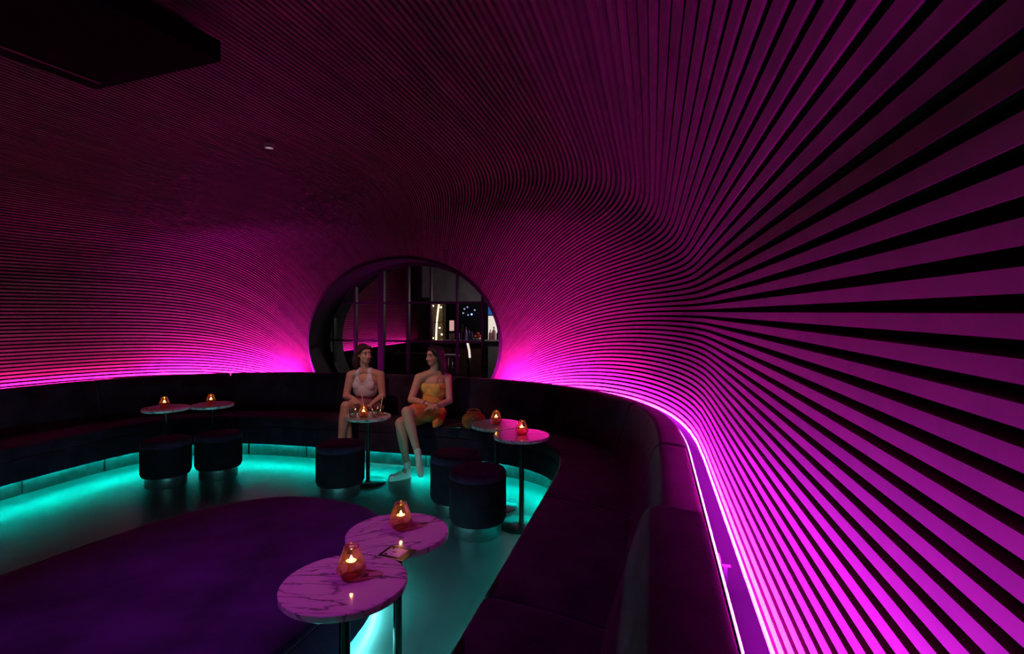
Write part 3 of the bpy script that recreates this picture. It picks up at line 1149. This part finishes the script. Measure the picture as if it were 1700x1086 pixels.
# ---- the woman in yellow
def woman_yellow():
    root = person('person', 'woman in a yellow top and orange skirt sitting with crossed legs', (-0.92, 5.72, 0.0))
    B = Blob()
    hip = Vector((-0.90, 5.95, 0.575))
    fw = Vector((-0.36, -0.93, 0)).normalized()
    Rt = frame_from(fw)
    chest = Vector((-0.880, 5.955, 0.865))
    B.ell(hip, (0.165, 0.12, 0.105), Rt)
    B.ell(hip + Vector((0.004, 0.0, 0.13)), (0.128, 0.095, 0.13), Rt)
    B.ell(chest - Vector((0, 0, 0.06)), (0.135, 0.095, 0.12), Rt)
    B.ell(chest + Vector((0, 0, 0.04)), (0.142, 0.092, 0.095), Rt)
    for sx in (-1, 1):
        B.ell(chest + Rt @ Vector((0.062 * sx, 0.070, -0.005)), (0.052, 0.030, 0.050), Rt)
    neck = Vector((-0.872, 5.945, 1.035))
    S1, S2 = Vector((-1.035, 5.915, 0.968)), Vector((-0.725, 5.985, 0.962))
    B.limb([S1, neck + Vector((-0.03, 0, -0.025)), neck, neck + Vector((0.03, 0.01, -0.025)), S2], [0.050, 0.05, 0.052, 0.05, 0.050])
    E1, W1 = Vector((-1.100, 5.80, 0.745)), Vector((-0.905, 5.70, 0.715))
    E2, W2 = Vector((-0.690, 5.88, 0.715)), Vector((-0.820, 5.68, 0.690))
    B.limb([S1, S1.lerp(E1, 0.5), E1], [0.050, 0.044, 0.038])
    B.limb([E1, E1.lerp(W1, 0.35), W1], [0.037, 0.036, 0.025])
    B.limb([S2, S2.lerp(E2, 0.5), E2], [0.050, 0.044, 0.038])
    B.limb([E2, E2.lerp(W2, 0.35), W2], [0.037, 0.036, 0.025])
    add_hand(B, W1, (0.95, -0.18, -0.22), (0.1, 0.2, -1), 0.95, 0.55, -1)
    add_hand(B, W2, (-0.85, -0.35, -0.12), (-0.1, 0.1, -1), 0.95, 0.55, 1)
    # support leg
    K1, A1 = Vector((-1.160, 5.53, 0.545)), Vector((-1.073, 5.45, 0.105))
    H1, H2 = Vector((-0.985, 5.90, 0.565)), Vector((-0.845, 5.93, 0.575))
    B.limb([H1, H1.lerp(K1, 0.5), K1], [0.092, 0.078, 0.058])
    B.limb([K1, K1.lerp(A1, 0.28), K1.lerp(A1, 0.7), A1], [0.056, 0.056, 0.040, 0.033])
    # crossing leg
    K2, A2 = Vector((-1.085, 5.50, 0.665)), Vector((-0.950, 5.385, 0.255))
    B.limb([H2, H2.lerp(K2, 0.5), K2], [0.094, 0.080, 0.060])
    B.limb([K2, K2.lerp(A2, 0.28), K2.lerp(A2, 0.7), A2], [0.057, 0.057, 0.041, 0.033])
    B.limb([A1, A1 + Vector((-0.03, -0.02, -0.045))], [0.033, 0.032])
    B.limb([A2, A2 + Vector((0.012, -0.03, -0.05))], [0.033, 0.032])
    P, R = head(root, B, (-0.862, 5.925, 1.205), (-0.80, -0.58, -0.04), neck, M_HAIR_DARK)
    B.grow('body', M_SKIN, root, voxel=0.0055, smooth=6)
    # hair: parted, long behind the shoulder
    H = Blob()
    H.ell(P(0, -0.022, 0.042), (0.083, 0.094, 0.084), R)
    H.ell(P(0, -0.050, -0.01), (0.080, 0.066, 0.095), R)
    for sx in (-1, 1):
        H.limb([P(0.050 * sx, 0.035, 0.085), P(0.072 * sx, 0.022, 0.050), P(0.082 * sx, -0.018, 0.0), P(0.078 * sx, -0.035, -0.07), P(0.068 * sx, -0.055, -0.14)], [0.020, 0.020, 0.024, 0.027, 0.022])
    H.limb([P(0, -0.07, -0.02), P(0, -0.085, -0.10), P(-0.01, -0.095, -0.19)], [0.06, 0.055, 0.032])
    H.limb([P(0.045, -0.06, -0.05), P(0.05, -0.075, -0.13), P(0.045, -0.085, -0.185)], [0.045, 0.036, 0.018])
    H.limb([P(-0.045, -0.06, -0.05), P(-0.05, -0.07, -0.13), P(-0.05, -0.07, -0.195)], [0.045, 0.036, 0.018])
    H.grow('hair', M_HAIR_DARK, root, voxel=0.006, smooth=5, disp=lambda c: 0.002 * math.sin(c.x * 260 + c.y * 190))
    # yellow bandeau top
    Tp = Blob()
    g = 0.010
    Tp.ell(hip + Vector((0.004, 0.0, 0.13)), (0.128 + g, 0.095 + g, 0.13), Rt)
    Tp.ell(chest - Vector((0, 0, 0.06)), (0.135 + g, 0.095 + g, 0.12 + g), Rt)
    Tp.ell(chest + Vector((0, 0, 0.02)), (0.140 + g, 0.092 + g, 0.085), Rt)
    for sx in (-1, 1):
        Tp.ell(chest + Rt @ Vector((0.062 * sx, 0.070, -0.005)), (0.060 + g, 0.033 + g, 0.056 + g), Rt)
    Tp.grow('top', M_YELLOW, root, voxel=0.006, smooth=8, keep=lambda c: 0.70 < c.z < 0.915, disp=lambda c: 0.004 if 0.872 < c.z else 0.0)
    for sx, S in ((1, S1), (-1, S2)):
        a = chest + Rt @ Vector((0.080 * sx, 0.108, 0.045))
        b_ = Vector(S).lerp(neck, 0.42) + Vector((0, -0.018, 0.052))
        t = MB().tube([tuple(a), tuple(a.lerp(b_, 0.5) + fw * 0.012), tuple(b_)], 0.0035, n=6).build('strap', M_YELLOW, root, smooth=True)
        t.matrix_parent_inverse = Matrix.Translation(-Vector(root.location))
    # skirt over the thighs, with a loose hanging fold
    Sk = Blob()
    Sk.ell(hip, (0.180, 0.135, 0.115), Rt)
    Sk.ell(hip + Vector((0, 0, 0.08)), (0.150, 0.112, 0.10), Rt)
    Sk.limb([H1, H1.lerp(K1, 0.62)], [0.103, 0.092])
    Sk.limb([H2, H2.lerp(K2, 0.78)], [0.106, 0.086])
    Sk.limb([H2 + Vector((0.03, -0.06, -0.02)), H2 + Vector((0.045, -0.20, -0.055)), H2 + Vector((0.03, -0.27, -0.085))], [0.075, 0.060, 0.028])
    Sk.grow('skirt', M_ORANGE, root, voxel=0.007, smooth=5, keep=lambda c: c.z > 0.472, disp=lambda c: 0.004 * math.sin(c.x * 75 + c.z * 40))
    shoe(root, A1, (-1.035, 5.475, 0.0), (-1.245, 5.345, 0.0), (0, 0, 1))
    shoe(root, A2, (-0.950, 5.425, 0.190), (-0.895, 5.245, 0.068), (0.03, -0.56, 0.83))
    # bracelet and ring
    d = (W1 - E1).normalized()
    u = d.cross(Vector((0, 0, 1))).normalized()
    v = d.cross(u)
    c = W1 - d * 0.03
    t = MB().tube([tuple(c + (u * math.cos(a) + v * math.sin(a)) * 0.030) for a in np.linspace(0, 2 * math.pi, 25)[:-1]], 0.004, n=6, closed=True).build('bracelet', M_METALW, root, smooth=True)
    t.matrix_parent_inverse = Matrix.Translation(-Vector(root.location))
    d = (W2 - E2).normalized()
    u = d.cross(Vector((0, 0, 1))).normalized()
    v = d.cross(u)
    c = W2 - d * 0.02
    t = MB().tube([tuple(c + (u * math.cos(a) + v * math.sin(a)) * 0.029) for a in np.linspace(0, 2 * math.pi, 25)[:-1]], 0.0045, n=6, closed=True).build('wristwatch', M_METALW, root, smooth=True)
    t.matrix_parent_inverse = Matrix.Translation(-Vector(root.location))


woman_yellow()


# ---- the woman in the pale tank top
def woman_tank():
    root = person('person', 'woman in a pale grey tank top sitting behind the table with drinks', (-1.72, 6.02, 0.0))
    B = Blob()
    hip = Vector((-1.70, 6.22, 0.575))
    fw = Vector((-0.12, -0.99, 0)).normalized()
    Rt = frame_from(fw)
    chest = Vector((-1.698, 6.175, 0.865))
    B.ell(hip, (0.170, 0.12, 0.105), Rt)
    B.ell(hip + Vector((0.0, -0.01, 0.13)), (0.130, 0.097, 0.13), Rt)
    B.ell(chest - Vector((0, 0, 0.06)), (0.138, 0.097, 0.12), Rt)
    B.ell(chest + Vector((0, 0, 0.04)), (0.146, 0.094, 0.098), Rt)
    for sx in (-1, 1):
        B.ell(chest + Rt @ Vector((0.062 * sx, 0.062, -0.012)), (0.055, 0.030, 0.052), Rt)
    neck = Vector((-1.702, 6.165, 1.035))
    S1, S2 = Vector((-1.865, 6.155, 0.966)), Vector((-1.528, 6.18, 0.966))
    B.limb([S1, neck + Vector((-0.03, 0, -0.025)), neck, neck + Vector((0.03, 0.0, -0.025)), S2], [0.052, 0.052, 0.053, 0.052, 0.052])
    E1, W1 = Vector((-1.900, 6.10, 0.735)), Vector((-1.765, 5.93, 0.732))
    E2, W2 = Vector((-1.490, 6.13, 0.735)), Vector((-1.565, 5.93, 0.668))
    for S, E, Wp in ((S1, E1, W1), (S2, E2, W2)):
        B.limb([S, S.lerp(E, 0.5), E], [0.053, 0.047, 0.040])
        B.limb([E, E.lerp(Wp, 0.35), Wp], [0.039, 0.037, 0.026])
    add_hand(B, W1, (0.45, -0.75, -0.12), (0, 0, -1), 0.95, 0.4, -1)
    add_hand(B, W2, (-0.55, -0.6, -0.2), (0, 0, -1), 0.95, 0.4, 1)
    K2, A2 = Vector((-1.812, 5.815, 0.665)), Vector((-1.845, 5.715, 0.235))
    K1, A1 = Vector((-1.830, 5.835, 0.545)), Vector((-1.755, 5.785, 0.105))
    H1, H2 = Vector((-1.775, 6.20, 0.565)), Vector((-1.625, 6.20, 0.580))
    B.limb([H1, H1.lerp(K1, 0.5), K1], [0.095, 0.080, 0.060])
    B.limb([K1, K1.lerp(A1, 0.28), K1.lerp(A1, 0.7), A1], [0.058, 0.058, 0.041, 0.033])
    B.limb([H2, H2.lerp(K2, 0.5), K2], [0.097, 0.082, 0.062])
    B.limb([K2, K2.lerp(A2, 0.28), K2.lerp(A2, 0.7), A2], [0.060, 0.060, 0.042, 0.033])
    B.limb([A1, A1 + Vector((0.0, -0.03, -0.045))], [0.033, 0.032])
    B.limb([A2, A2 + Vector((-0.01, -0.03, -0.05))], [0.033, 0.032])
    P, R = head(root, B, (-1.702, 6.135, 1.205), (0.72, -0.68, 0.02), neck, M_HAIR_BROWN)
    B.grow('body', M_SKIN, root, voxel=0.0055, smooth=6)
    H = Blob()
    H.ell(P(0, -0.024, 0.044), (0.086, 0.094, 0.086), R)
    H.ell(P(0, -0.055, -0.01), (0.090, 0.070, 0.10), R)
    for sx in (-1, 1):
        H.limb([P(0.045 * sx, 0.040, 0.088), P(0.074 * sx, 0.018, 0.055), P(0.088 * sx, -0.030, 0.01), P(0.092 * sx, -0.045, -0.06), P(0.082 * sx, -0.045, -0.12)], [0.022, 0.022, 0.028, 0.036, 0.026])
    for k, (x, y, z) in enumerate(((-0.07, -0.075, -0.10), (0.0, -0.10, -0.11), (0.07, -0.075, -0.10), (-0.095, -0.03, -0.055), (0.04, -0.10, -0.04), (-0.05, -0.105, -0.03))):
        H.ell(P(x, y, z), (0.036, 0.036, 0.042), R)
    H.grow('hair', M_HAIR_BROWN, root, voxel=0.006, smooth=4, disp=lambda c: 0.004 * math.sin(c.x * 120 + c.z * 90) * math.sin(c.z * 150 + c.y * 60))
    Tp = Blob()
    g = 0.008
    Tp.ell(hip + Vector((0.0, -0.01, 0.13)), (0.130 + g, 0.097 + g, 0.13), Rt)
    Tp.ell(chest - Vector((0, 0, 0.06)), (0.138 + g, 0.097 + g, 0.12 + g), Rt)
    Tp.ell(chest + Vector((0, 0, 0.04)), (0.146 + g, 0.094 + g, 0.098 + g), Rt)
    for sx in (-1, 1):
        Tp.ell(chest + Rt @ Vector((0.062 * sx, 0.062, -0.012)), (0.062 + g, 0.033 + g, 0.058 + g), Rt)
    Tp.limb([S1.lerp(neck, 0.30), neck + Vector((-0.03, 0, -0.025)), neck + Vector((0.03, 0.0, -0.025)), S2.lerp(neck, 0.30)], [0.052 + g] * 4)

    def keep(c):
        q = Rt.transposed() @ (c - chest)
        x = abs(q.x)
        if c.z < 0.735 or c.z > 1.06:
            return False
        if c.z < 0.885:
            return x < 0.140 or q.y < 0.03
        h = (c.z - 0.885) / 0.12
        outer = 0.132 - 0.046 * min(1, h) ** 0.7
        inner = 0.0 if q.y < -0.02 and h < 0.6 else 0.046 * min(1.0, max(0.0, h - 0.08) * 2.2) ** 0.5
        return inner <= x < outer

    Tp.grow('tank_top', M_TANK, root, voxel=0.005, smooth=8, keep=keep)
    Sk = Blob()
    Sk.ell(hip, (0.182, 0.133, 0.116), Rt)
    Sk.ell(hip + Vector((0, 0, 0.07)), (0.150, 0.112, 0.09), Rt)
    Sk.limb([H1, H1.lerp(K1, 0.45)], [0.106, 0.098])
    Sk.limb([H2, H2.lerp(K2, 0.45)], [0.108, 0.100])
    Sk.grow('shorts', M_SHORTS, root, voxel=0.007, smooth=5, keep=lambda c: c.z > 0.472)
    shoe(root, A1, (-1.755, 5.83, 0.0), (-1.775, 5.585, 0.0), (0, 0, 1))
    shoe(root, A2, (-1.845, 5.745, 0.165), (-1.865, 5.535, 0.075), (0.0, -0.40, 0.91))


woman_tank()

# ------------------------------------------------------------------ ceiling fittings
pan = thing('ceiling_panel', 'black rectangular box hanging from the dark slatted ceiling', 'ceiling unit', (-2.28, 2.92, 2.92), -ANG - math.radians(6))
MB().box((0.46, -0.75, 0.05), (0.92, 1.5, 0.10)).build('housing', mat('unit_black', (0.002, 0.002, 0.002), rough=0.9, spec=0.05), pan)
MB().box((0.12, -0.30, -0.004), (0.02, 0.5, 0.008)).build('trim_bar', M_BLACKMETAL, pan)
MB().lathe([(0.052, -0.006), (0.062, -0.010), (0.066, 0.0), (0.052, 0.0)], c=(0.55, -1.05, 0.0), n=28, close=False).build('added_spot_ring', M_BLACKMETAL, pan, smooth=True)  # ring for the added purple spot
rl = bpy.data.lights.new('added_purple_spot', 'SPOT')  # added, unseen source: puts purple light on the front tables and ottoman
rl.energy = PURPLE_FILL[1]
rl.color = PURPLE_FILL[0]
rl.spot_size = math.radians(78)
rl.spot_blend = 1.0
rl.shadow_soft_size = 0.05
ro = bpy.data.objects.new('lamp', rl)
COL.objects.link(ro)
ro.parent = pan
ro.location = (0.55, -1.05, -0.055)
_th = ANG + math.radians(6)
_pos = Vector((-2.28 + 0.55 * math.cos(_th) - 1.05 * math.sin(_th), 2.92 - 0.55 * math.sin(_th) - 1.05 * math.cos(_th), 2.86))
_aim = Matrix.Rotation(_th, 3, 'Z') @ (Vector((-0.80, 2.20, 0.5)) - _pos)
ro.rotation_euler = _aim.to_track_quat('-Z', 'Y').to_euler()
for dx in (0.12, 0.84):
    for dy in (-0.15, -1.3):
        MB().tube([(dx, dy, 0.10), (dx, dy, 0.24)], 0.01, n=8).build('hanger', M_BLACKMETAL, pan)
q = (-2.02, 4.43)
det = thing('ceiling_disc', 'small white round disc with an added lamp in the dark slatted ceiling', 'ceiling disc', (q[0], q[1], 3.085))
aim = (Vector((-1.28, 6.0, 0.85)) - Vector((q[0], q[1], 3.04))).normalized()
MB().lathe([(0.030, -0.022), (0.036, -0.022), (0.042, 0.0), (0.042, 0.008), (0.0, 0.008)], n=28, close=False).build('trim_ring', mat('fitting_white', (0.85, 0.82, 0.82), rough=0.5), det, smooth=True, angle=40)
MB().lathe([(0.0, -0.006), (0.030, -0.006), (0.030, -0.020)], n=28, close=False).build('reflector', M_METALW, det, smooth=True, angle=40)
MB().lathe([(0.0, -0.0195), (0.029, -0.0195), (0.029, -0.017), (0.0, -0.017)], n=24).build('lens', emit('disc_added_glow', (1.0, 0.75, 0.85), 0.28), det)  # faint glow added so the disc shows up pale
ld = bpy.data.lights.new('disc_added_spot', 'SPOT')  # added spot, brightens the two women
ld.energy = SPOT[1]
ld.color = SPOT[0]
ld.spot_size = math.radians(44)
ld.spot_blend = 0.9
ld.shadow_soft_size = 0.05
lo = bpy.data.objects.new('lamp', ld)
COL.objects.link(lo)
lo.parent = det
lo.location = (0, 0, -0.045)
lo.rotation_euler = aim.to_track_quat('-Z', 'Y').to_euler()

# bracket lying in the light slot
brk = thing('strip_bracket', 'small metal clip on the ledge beside the glowing light strip', 'bracket', RW(3.388, 1.92, 0.722), -ANG)
MB().box((0.0, 0.0, 0.060), (0.012, 0.012, 0.12)).build('stem', M_BLACKMETAL, brk)
MB().box((0.0, 0.0, 0.122), (0.034, 0.012, 0.004)).build('foot', M_METALW, brk)
MB().box((-0.015, 0.025, 0.130), (0.004, 0.06, 0.016)).build('arm', M_METALW, brk)

# ------------------------------------------------------------------ the bar beyond the window
# a second slatted wall with its own magenta strip
wb = thing('wall_beyond', 'magenta lit slatted wall seen through the round window', None, (-3.2, 11.0, 0))
wb['kind'] = 'structure'
a0, a1 = Vector((-3.80, 8.6, 0)), Vector((-2.62, 14.0, 0))
dv = (a1 - a0).normalized()
nv = Vector((dv.y, -dv.x, 0))
o0 = Vector((-3.2, 11.0, 0))
for k in range(62):
    z = 0.92 + k * 0.037
    rings = []
    for t in np.linspace(0, 1, 14):
        bulge = 0.10 * math.sin(min(1, (z - 0.9) / 2.2) * 1.6)
        p = a0.lerp(a1, t) + nv * (bulge * -1.0) - o0
        rings.append([tuple(p + Vector((0, 0, z))), tuple(p + Vector((0, 0, z + 0.024))), tuple(p - nv * 0.03 + Vector((0, 0, z + 0.024))), tuple(p - nv * 0.03 + Vector((0, 0, z)))])
    MB().loft(rings).build('slat', M_SLAT, wb)
p0, p1 = a0 - nv * 0.2 - o0, a1 - nv * 0.2 - o0
MB().add([(p0.x, p0.y, 0), (p1.x, p1.y, 0), (p1.x, p1.y, 3.3), (p0.x, p0.y, 3.3)], [(0, 1, 2, 3)]).build('backing', M_BACKING, wb)
pts = [tuple(a0.lerp(a1, t) + nv * 0.10 + Vector((0, 0, 0.85))) for t in np.linspace(0.02, 0.97, 12)]
tag(MB().tube(pts, 0.007, n=6).build('light_strip', emit('led_beyond', (1.0, 0.02, 0.60), 200.0)), 'hidden magenta light strip behind the bench beyond the round window', 'light strip', 'wall wash strips')
bb = thing('banquette_section', 'dark bench against the slatted wall beyond the round window', 'banquette', tuple(a0.lerp(a1, 0.5) + nv * 0.5), math.atan2(dv.y, dv.x))
Lb = (a1 - a0).length
MB().box((0, 0.31, 0.535), (Lb, 0.14, 0.79)).build('backrest', M_VELVET, bb)
MB().box((0, -0.05, 0.31), (Lb, 0.58, 0.28)).build('seat_base', M_VELVET, bb)

# shell of the bar
tag(MB().box((-0.6, 15.0, 1.7), (9.0, 0.12, 3.6)).build('wall_bar', M_DARK), 'dark far wall of the bar', kind='structure')
tag(MB().box((2.6, 11.2, 1.7), (0.12, 7.8, 3.6)).build('wall_bar_side', M_DARK), 'dark side wall of the bar', kind='structure')
tag(MB().box((-1.0, 11.3, 3.40), (9.0, 8.0, 0.12)).build('ceiling_bar', M_DARK), 'dark ceiling of the bar', kind='structure')
tag(MB().box((-1.08, 12.55, 2.55), (2.06, 0.10, 1.25)).build('wall_soffit', M_GREYWALL), 'grey plaster soffit above the bar shelves', kind='structure')
tag(MB().box((-2.02, 11.6, 1.0), (0.44, 0.4, 2.02)).build('wall_pier', M_DARK), 'dark pier beside the bar cabinet', kind='structure')


def P3(x, y, Y):
    """point of the bar read from the photograph at depth Y"""
    return Vector(((x - 850) / FOC * Y, Y, CAM_H - (y - HORIZON) / FOC * Y))


cab = thing('display_cabinet', 'brass framed cabinet with a curved glowing tube in the bar', 'cabinet', (P3(728, 535, 11.5).x, 11.5, 0))
cx = cab.location.x
M_BRASS = mat('brass', (0.55, 0.42, 0.22), rough=0.35, metal=0.8)
MB().box((-0.125, 0, 0.95), (0.03, 0.25, 1.9)).build('post', M_BRASS, cab)
MB().box((0.125, 0, 0.95), (0.03, 0.25, 1.9)).build('post', M_BRASS, cab)
MB().box((0, 0.13, 0.95), (0.25, 0.02, 1.9)).build('back_panel', mat('cab_back', (0.32, 0.24, 0.13), rough=0.4, var=0.5, scale=18), cab)
for z in (0.45, 1.08, 1.48, 1.88):
    MB().box((0, 0, z), (0.25, 0.25, 0.02)).build('shelf', M_BRASS, cab)
MB().tube([(-0.035 + 0.06 * t * t, -0.11, 1.10 + 0.76 * t) for t in np.linspace(0, 1, 10)], 0.017, n=8).build('glowing_tube', emit('tube_warm', (1.0, 0.78, 0.42), 3.2), cab, smooth=True)
for i, (dx, z) in enumerate(((-0.10, 1.83), (0.07, 1.80), (0.04, 1.36), (0.085, 1.22), (-0.10, 1.14))):
    MB().lathe([(0, -0.02), (0.015, -0.013), (0.02, 0), (0.015, 0.013), (0, 0.02)], c=(dx, -0.12, z), n=10).build('bulb', emit('bulb_warm', (1.0, 0.85, 0.6), 4.0), cab, smooth=True)

ctop = 1.12
bar = thing('bar_counter', 'dark bar counter with a pale edge beyond the round window', 'counter', (-1.03, 10.9, 0))
MB().box((0, 0, 0.54), (0.94, 0.5, 1.08)).build('body', M_DARK, bar)
MB().box((0, -0.02, 1.10), (0.98, 0.6, 0.04)).build('worktop', mat('bar_top', (0.5, 0.46, 0.48), rough=0.3), bar)
for k in range(3):
    MB().box((-0.31 + 0.31 * k, -0.258, 0.55), (0.27, 0.016, 0.9)).build('front_panel', M_BAROAK, bar)


def bottle(x, Y, z, r, h, col, label, glow=None):
    b = thing('bottle', label, 'bottle', (x, Y, z), 0, group='bottles in the bar')
    m = mat('bottle_%d' % int(abs(col[0] * 100) + abs(col[1] * 1000) + abs(col[2] * 10000)), col, rough=0.2, spec=0.6)
    MB().lathe([(0, 0), (r, 0), (r, h * 0.58), (r * 0.85, h * 0.68), (r * 0.32, h * 0.78), (r * 0.30, h * 0.93)], n=14).build('body', m, b, smooth=True, angle=50)
    MB().lathe([(0, h * 0.93), (r * 0.36, h * 0.93), (r * 0.36, h), (0, h)], n=12).build('cap', M_CARD_BLACK, b, smooth=True, angle=40)


BCOL = [('violet', (0.35, 0.12, 0.55)), ('dark', (0.05, 0.04, 0.06)), ('lilac', (0.5, 0.3, 0.6)), ('blue', (0.06, 0.12, 0.5)), ('purple', (0.25, 0.08, 0.4)), ('amber', (0.5, 0.22, 0.06))]
for i, x in enumerate((762, 768, 774, 779, 784)):
    p = P3(x, 560, 10.85)
    bottle(p.x, 10.80 + 0.05 * (i % 2), ctop, 0.026, 0.20 + 0.045 * ((i * 7) % 4), BCOL[i][1], '%s bottle on the bar counter beside the red fruit bowl' % BCOL[i][0])
# lamp in pale paper shade
p = P3(750, 540, 10.9)
lamp = thing('counter_lamp', 'small pinkish square lamp standing on the bar counter', 'lamp', (p.x, 10.9, ctop))
MB().box((0, 0, 0.07), (0.10, 0.10, 0.14)).build('base', mat('lamp_base', (0.5, 0.36, 0.3), rough=0.5), lamp)
MB().box((0, 0, 0.165), (0.05, 0.05, 0.05)).build('stem', M_CARD_BLACK, lamp)
MB().box((0, 0, 0.30), (0.085, 0.085, 0.21)).build('shade', emit('lamp_shade', (1.0, 0.55, 0.45), 0.75), lamp)
# red fruit in a bowl
p = P3(793, 555, 10.8)
bowl = tag(MB().lathe([(0, 0), (0.05, 0.0), (0.11, 0.035), (0.12, 0.06), (0.112, 0.06), (0.10, 0.038), (0, 0.012)], n=24).build('fruit_bowl', M_METALW, None, smooth=True, loc=(p.x, 10.8, ctop)), 'shallow bowl holding red fruit on the bar counter', 'bowl')
M_RED = mat('red_fruit', (0.85, 0.08, 0.10), rough=0.4)
M_GOLD = mat('gold_fruit', (0.8, 0.45, 0.06), rough=0.4)
for i, (dx, dy, dz, c) in enumerate(((-0.05, -0.03, 0.075, 1), (0.03, -0.05, 0.075, 0), (0.065, 0.02, 0.078, 0), (0.0, 0.0, 0.135, 0), (-0.03, 0.05, 0.08, 0))):
    tag(MB().lathe([(0.0, -0.040), (0.024, -0.034), (0.042, -0.008), (0.042, 0.012), (0.028, 0.034), (0.008, 0.036), (0.0, 0.03)], n=14).build('fruit', M_GOLD if c else M_RED, None, smooth=True, loc=(p.x + dx, 10.8 + dy, ctop + dz)),
        'yellow fruit in the bowl on the bar counter' if c else 'red fruit in the bowl on the bar counter', 'fruit', 'fruit in the bowl')
# lit shelf with bottles, at the edge of the window
shx = P3(822, 545, 10.7).x
sh = thing('lit_shelf', 'backlit white bar shelf with blue panel above', 'shelf', (shx, 10.9, 0))
MB().box((0, 0.06, 1.37), (0.30, 0.03, 0.50)).build('glowing_back', emit('shelf_white', (1.0, 0.88, 0.74), 1.0), sh)
MB().box((0, 0.06, 1.81), (0.30, 0.03, 0.34)).build('blue_panel', emit('shelf_blue', (0.05, 0.22, 0.75), 0.5), sh)
MB().box((0, -0.03, 1.125), (0.34, 0.22, 0.025)).build('board', M_CARD_WHITE, sh)
MB().box((0, -0.03, 1.63), (0.34, 0.20, 0.02)).build('board', M_CARD_BLACK, sh)
MB().box((0, 0.0, 0.56), (0.30, 0.12, 1.10)).build('cabinet_front', mat('cool_grey', (0.30, 0.33, 0.30), rough=0.4), sh)
MB().tube([(0.10, -0.08, 0.72), (0.10, -0.08, 1.0)], 0.012, n=8).build('handle', M_METALW, sh, smooth=True)
for i, (dx, r, h, c) in enumerate(((-0.10, 0.035, 0.20, (0.75, 0.38, 0.38)), (-0.03, 0.04, 0.26, (0.80, 0.42, 0.40)), (0.05, 0.032, 0.19, (0.06, 0.03, 0.03)), (0.11, 0.03, 0.15, (0.7, 0.35, 0.4)))):
    bottle(shx + dx, 10.80, 1.139, r, h, c, ('short pink bottle before the backlit shelf', 'tall pink bottle before the backlit shelf', 'black bottle before the backlit shelf', 'smallest pink bottle at the end of the backlit shelf')[i])
# small blue and white lights on the dark back wall
for x, y, c, s in ((783, 522, 0, 1.0), (776, 510, 1, 0.5), (771, 513, 1, 0.5), (788, 515, 1, 0.4), (777, 523, 1, 0.4), (769, 520, 1, 0.4)):
    p = P3(x, y, 12.6)
    tag(MB().lathe([(0, -0.02), (0.016, -0.012), (0.02, 0), (0.016, 0.012), (0, 0.02)], n=10).build('fairy_light', emit('fairy_blue', (0.25, 0.4, 1.0), 6.0) if c == 0 else emit('fairy_pale', (0.5, 0.65, 0.9), 0.8), None, smooth=True, loc=p), 'bright blue point light on the dark wall behind the bar' if c == 0 else 'tiny pale light on the dark wall behind the bar', 'light', 'tiny lights behind the bar')
tag(MB().box((-0.85, 12.68, 1.4), (1.3, 0.06, 1.1)).build('wall_back_bar', M_DARK), 'dark back wall of the bar', kind='structure')
# pale leaning tube and white topped stool in front of the counter
p, q = P3(776, 569, 9.6), P3(780, 594, 9.6)
tl = thing('tube_lamp', 'short pale glowing tube lamp on a thin pole before the bar counter', 'lamp', (q.x, 9.6, 0))
MB().tube([(p.x - q.x, 0, p.z), ((p.x - q.x) * 0.5 + 0.01, 0, (p.z + q.z) / 2), (0, 0, q.z)], 0.020, n=8).build('tube', emit('neon_white', (1.0, 0.85, 0.72), 1.1), tl, smooth=True)
MB().tube([(0, 0, 0.01), (0, 0, q.z)], 0.01, n=8).build('pole', M_CARD_BLACK, tl, smooth=True)
MB().lathe([(0, 0), (0.12, 0), (0.12, 0.012), (0, 0.016)], n=24).build('base', M_CARD_BLACK, tl, smooth=True, angle=40)
p = P3(747, 591, 9.2)
stl = thing('bar_stool', 'bar stool with a pale lilac seat before the counter', 'stool', (p.x, 9.2, 0))
MB().lathe([(0, 0.93), (0.16, 0.93), (0.17, 0.95), (0.16, 0.965), (0, 0.97)], n=24).build('seat', mat('lilac_seat', (0.7, 0.6, 0.85), rough=0.5), stl, smooth=True, angle=40)
for k in range(4):
    a = k * math.pi / 2 + 0.4
    MB().tube([(0.11 * math.cos(a), 0.11 * math.sin(a), 0.93), (0.19 * math.cos(a), 0.19 * math.sin(a), 0.0)], 0.012, n=7).build('leg', M_METALW, stl, smooth=True)
p = P3(690, 592, 9.8)
cou = thing('brown_sofa', 'low brown leather sofa beyond the round window', 'sofa', (p.x, 9.9, 0))
MB().box((0, 0.2, 0.62), (0.95, 0.16, 0.60)).build('backrest', M_BAROAK, cou)
MB().box((0, -0.12, 0.23), (0.95, 0.55, 0.46)).build('seat', M_BAROAK, cou)
# added lamps, hung out of sight, to brighten the bar
for i, (x, Y) in enumerate(((0.16, 10.15), (0.55, 11.5))):
    pe = thing('added_bar_lamp', ('added unseen lamp hanging over the bar before the backlit shelf', 'added unseen lamp hanging by the side wall of the bar')[i], 'lamp', (x, Y, 1.95), group='added bar lamps')
    MB().lathe([(0.02, 0.16), (0.05, 0.15), (0.08, 0.09), (0.075, 0.09), (0.045, 0.14)], n=24, close=False).build('shade', M_BLACKMETAL, pe, smooth=True)
    MB().tube([(0, 0, 0.14), (0, 0, 1.39)], 0.004, n=6).build('cord', M_CARD_BLACK, pe)
    MB().lathe([(0, 0.02), (0.03, 0.035), (0.035, 0.06), (0.02, 0.09), (0, 0.1)], n=14).build('bulb', emit('added_bar_bulb', (1.0, 0.82, 0.80), 260.0), pe, smooth=True)
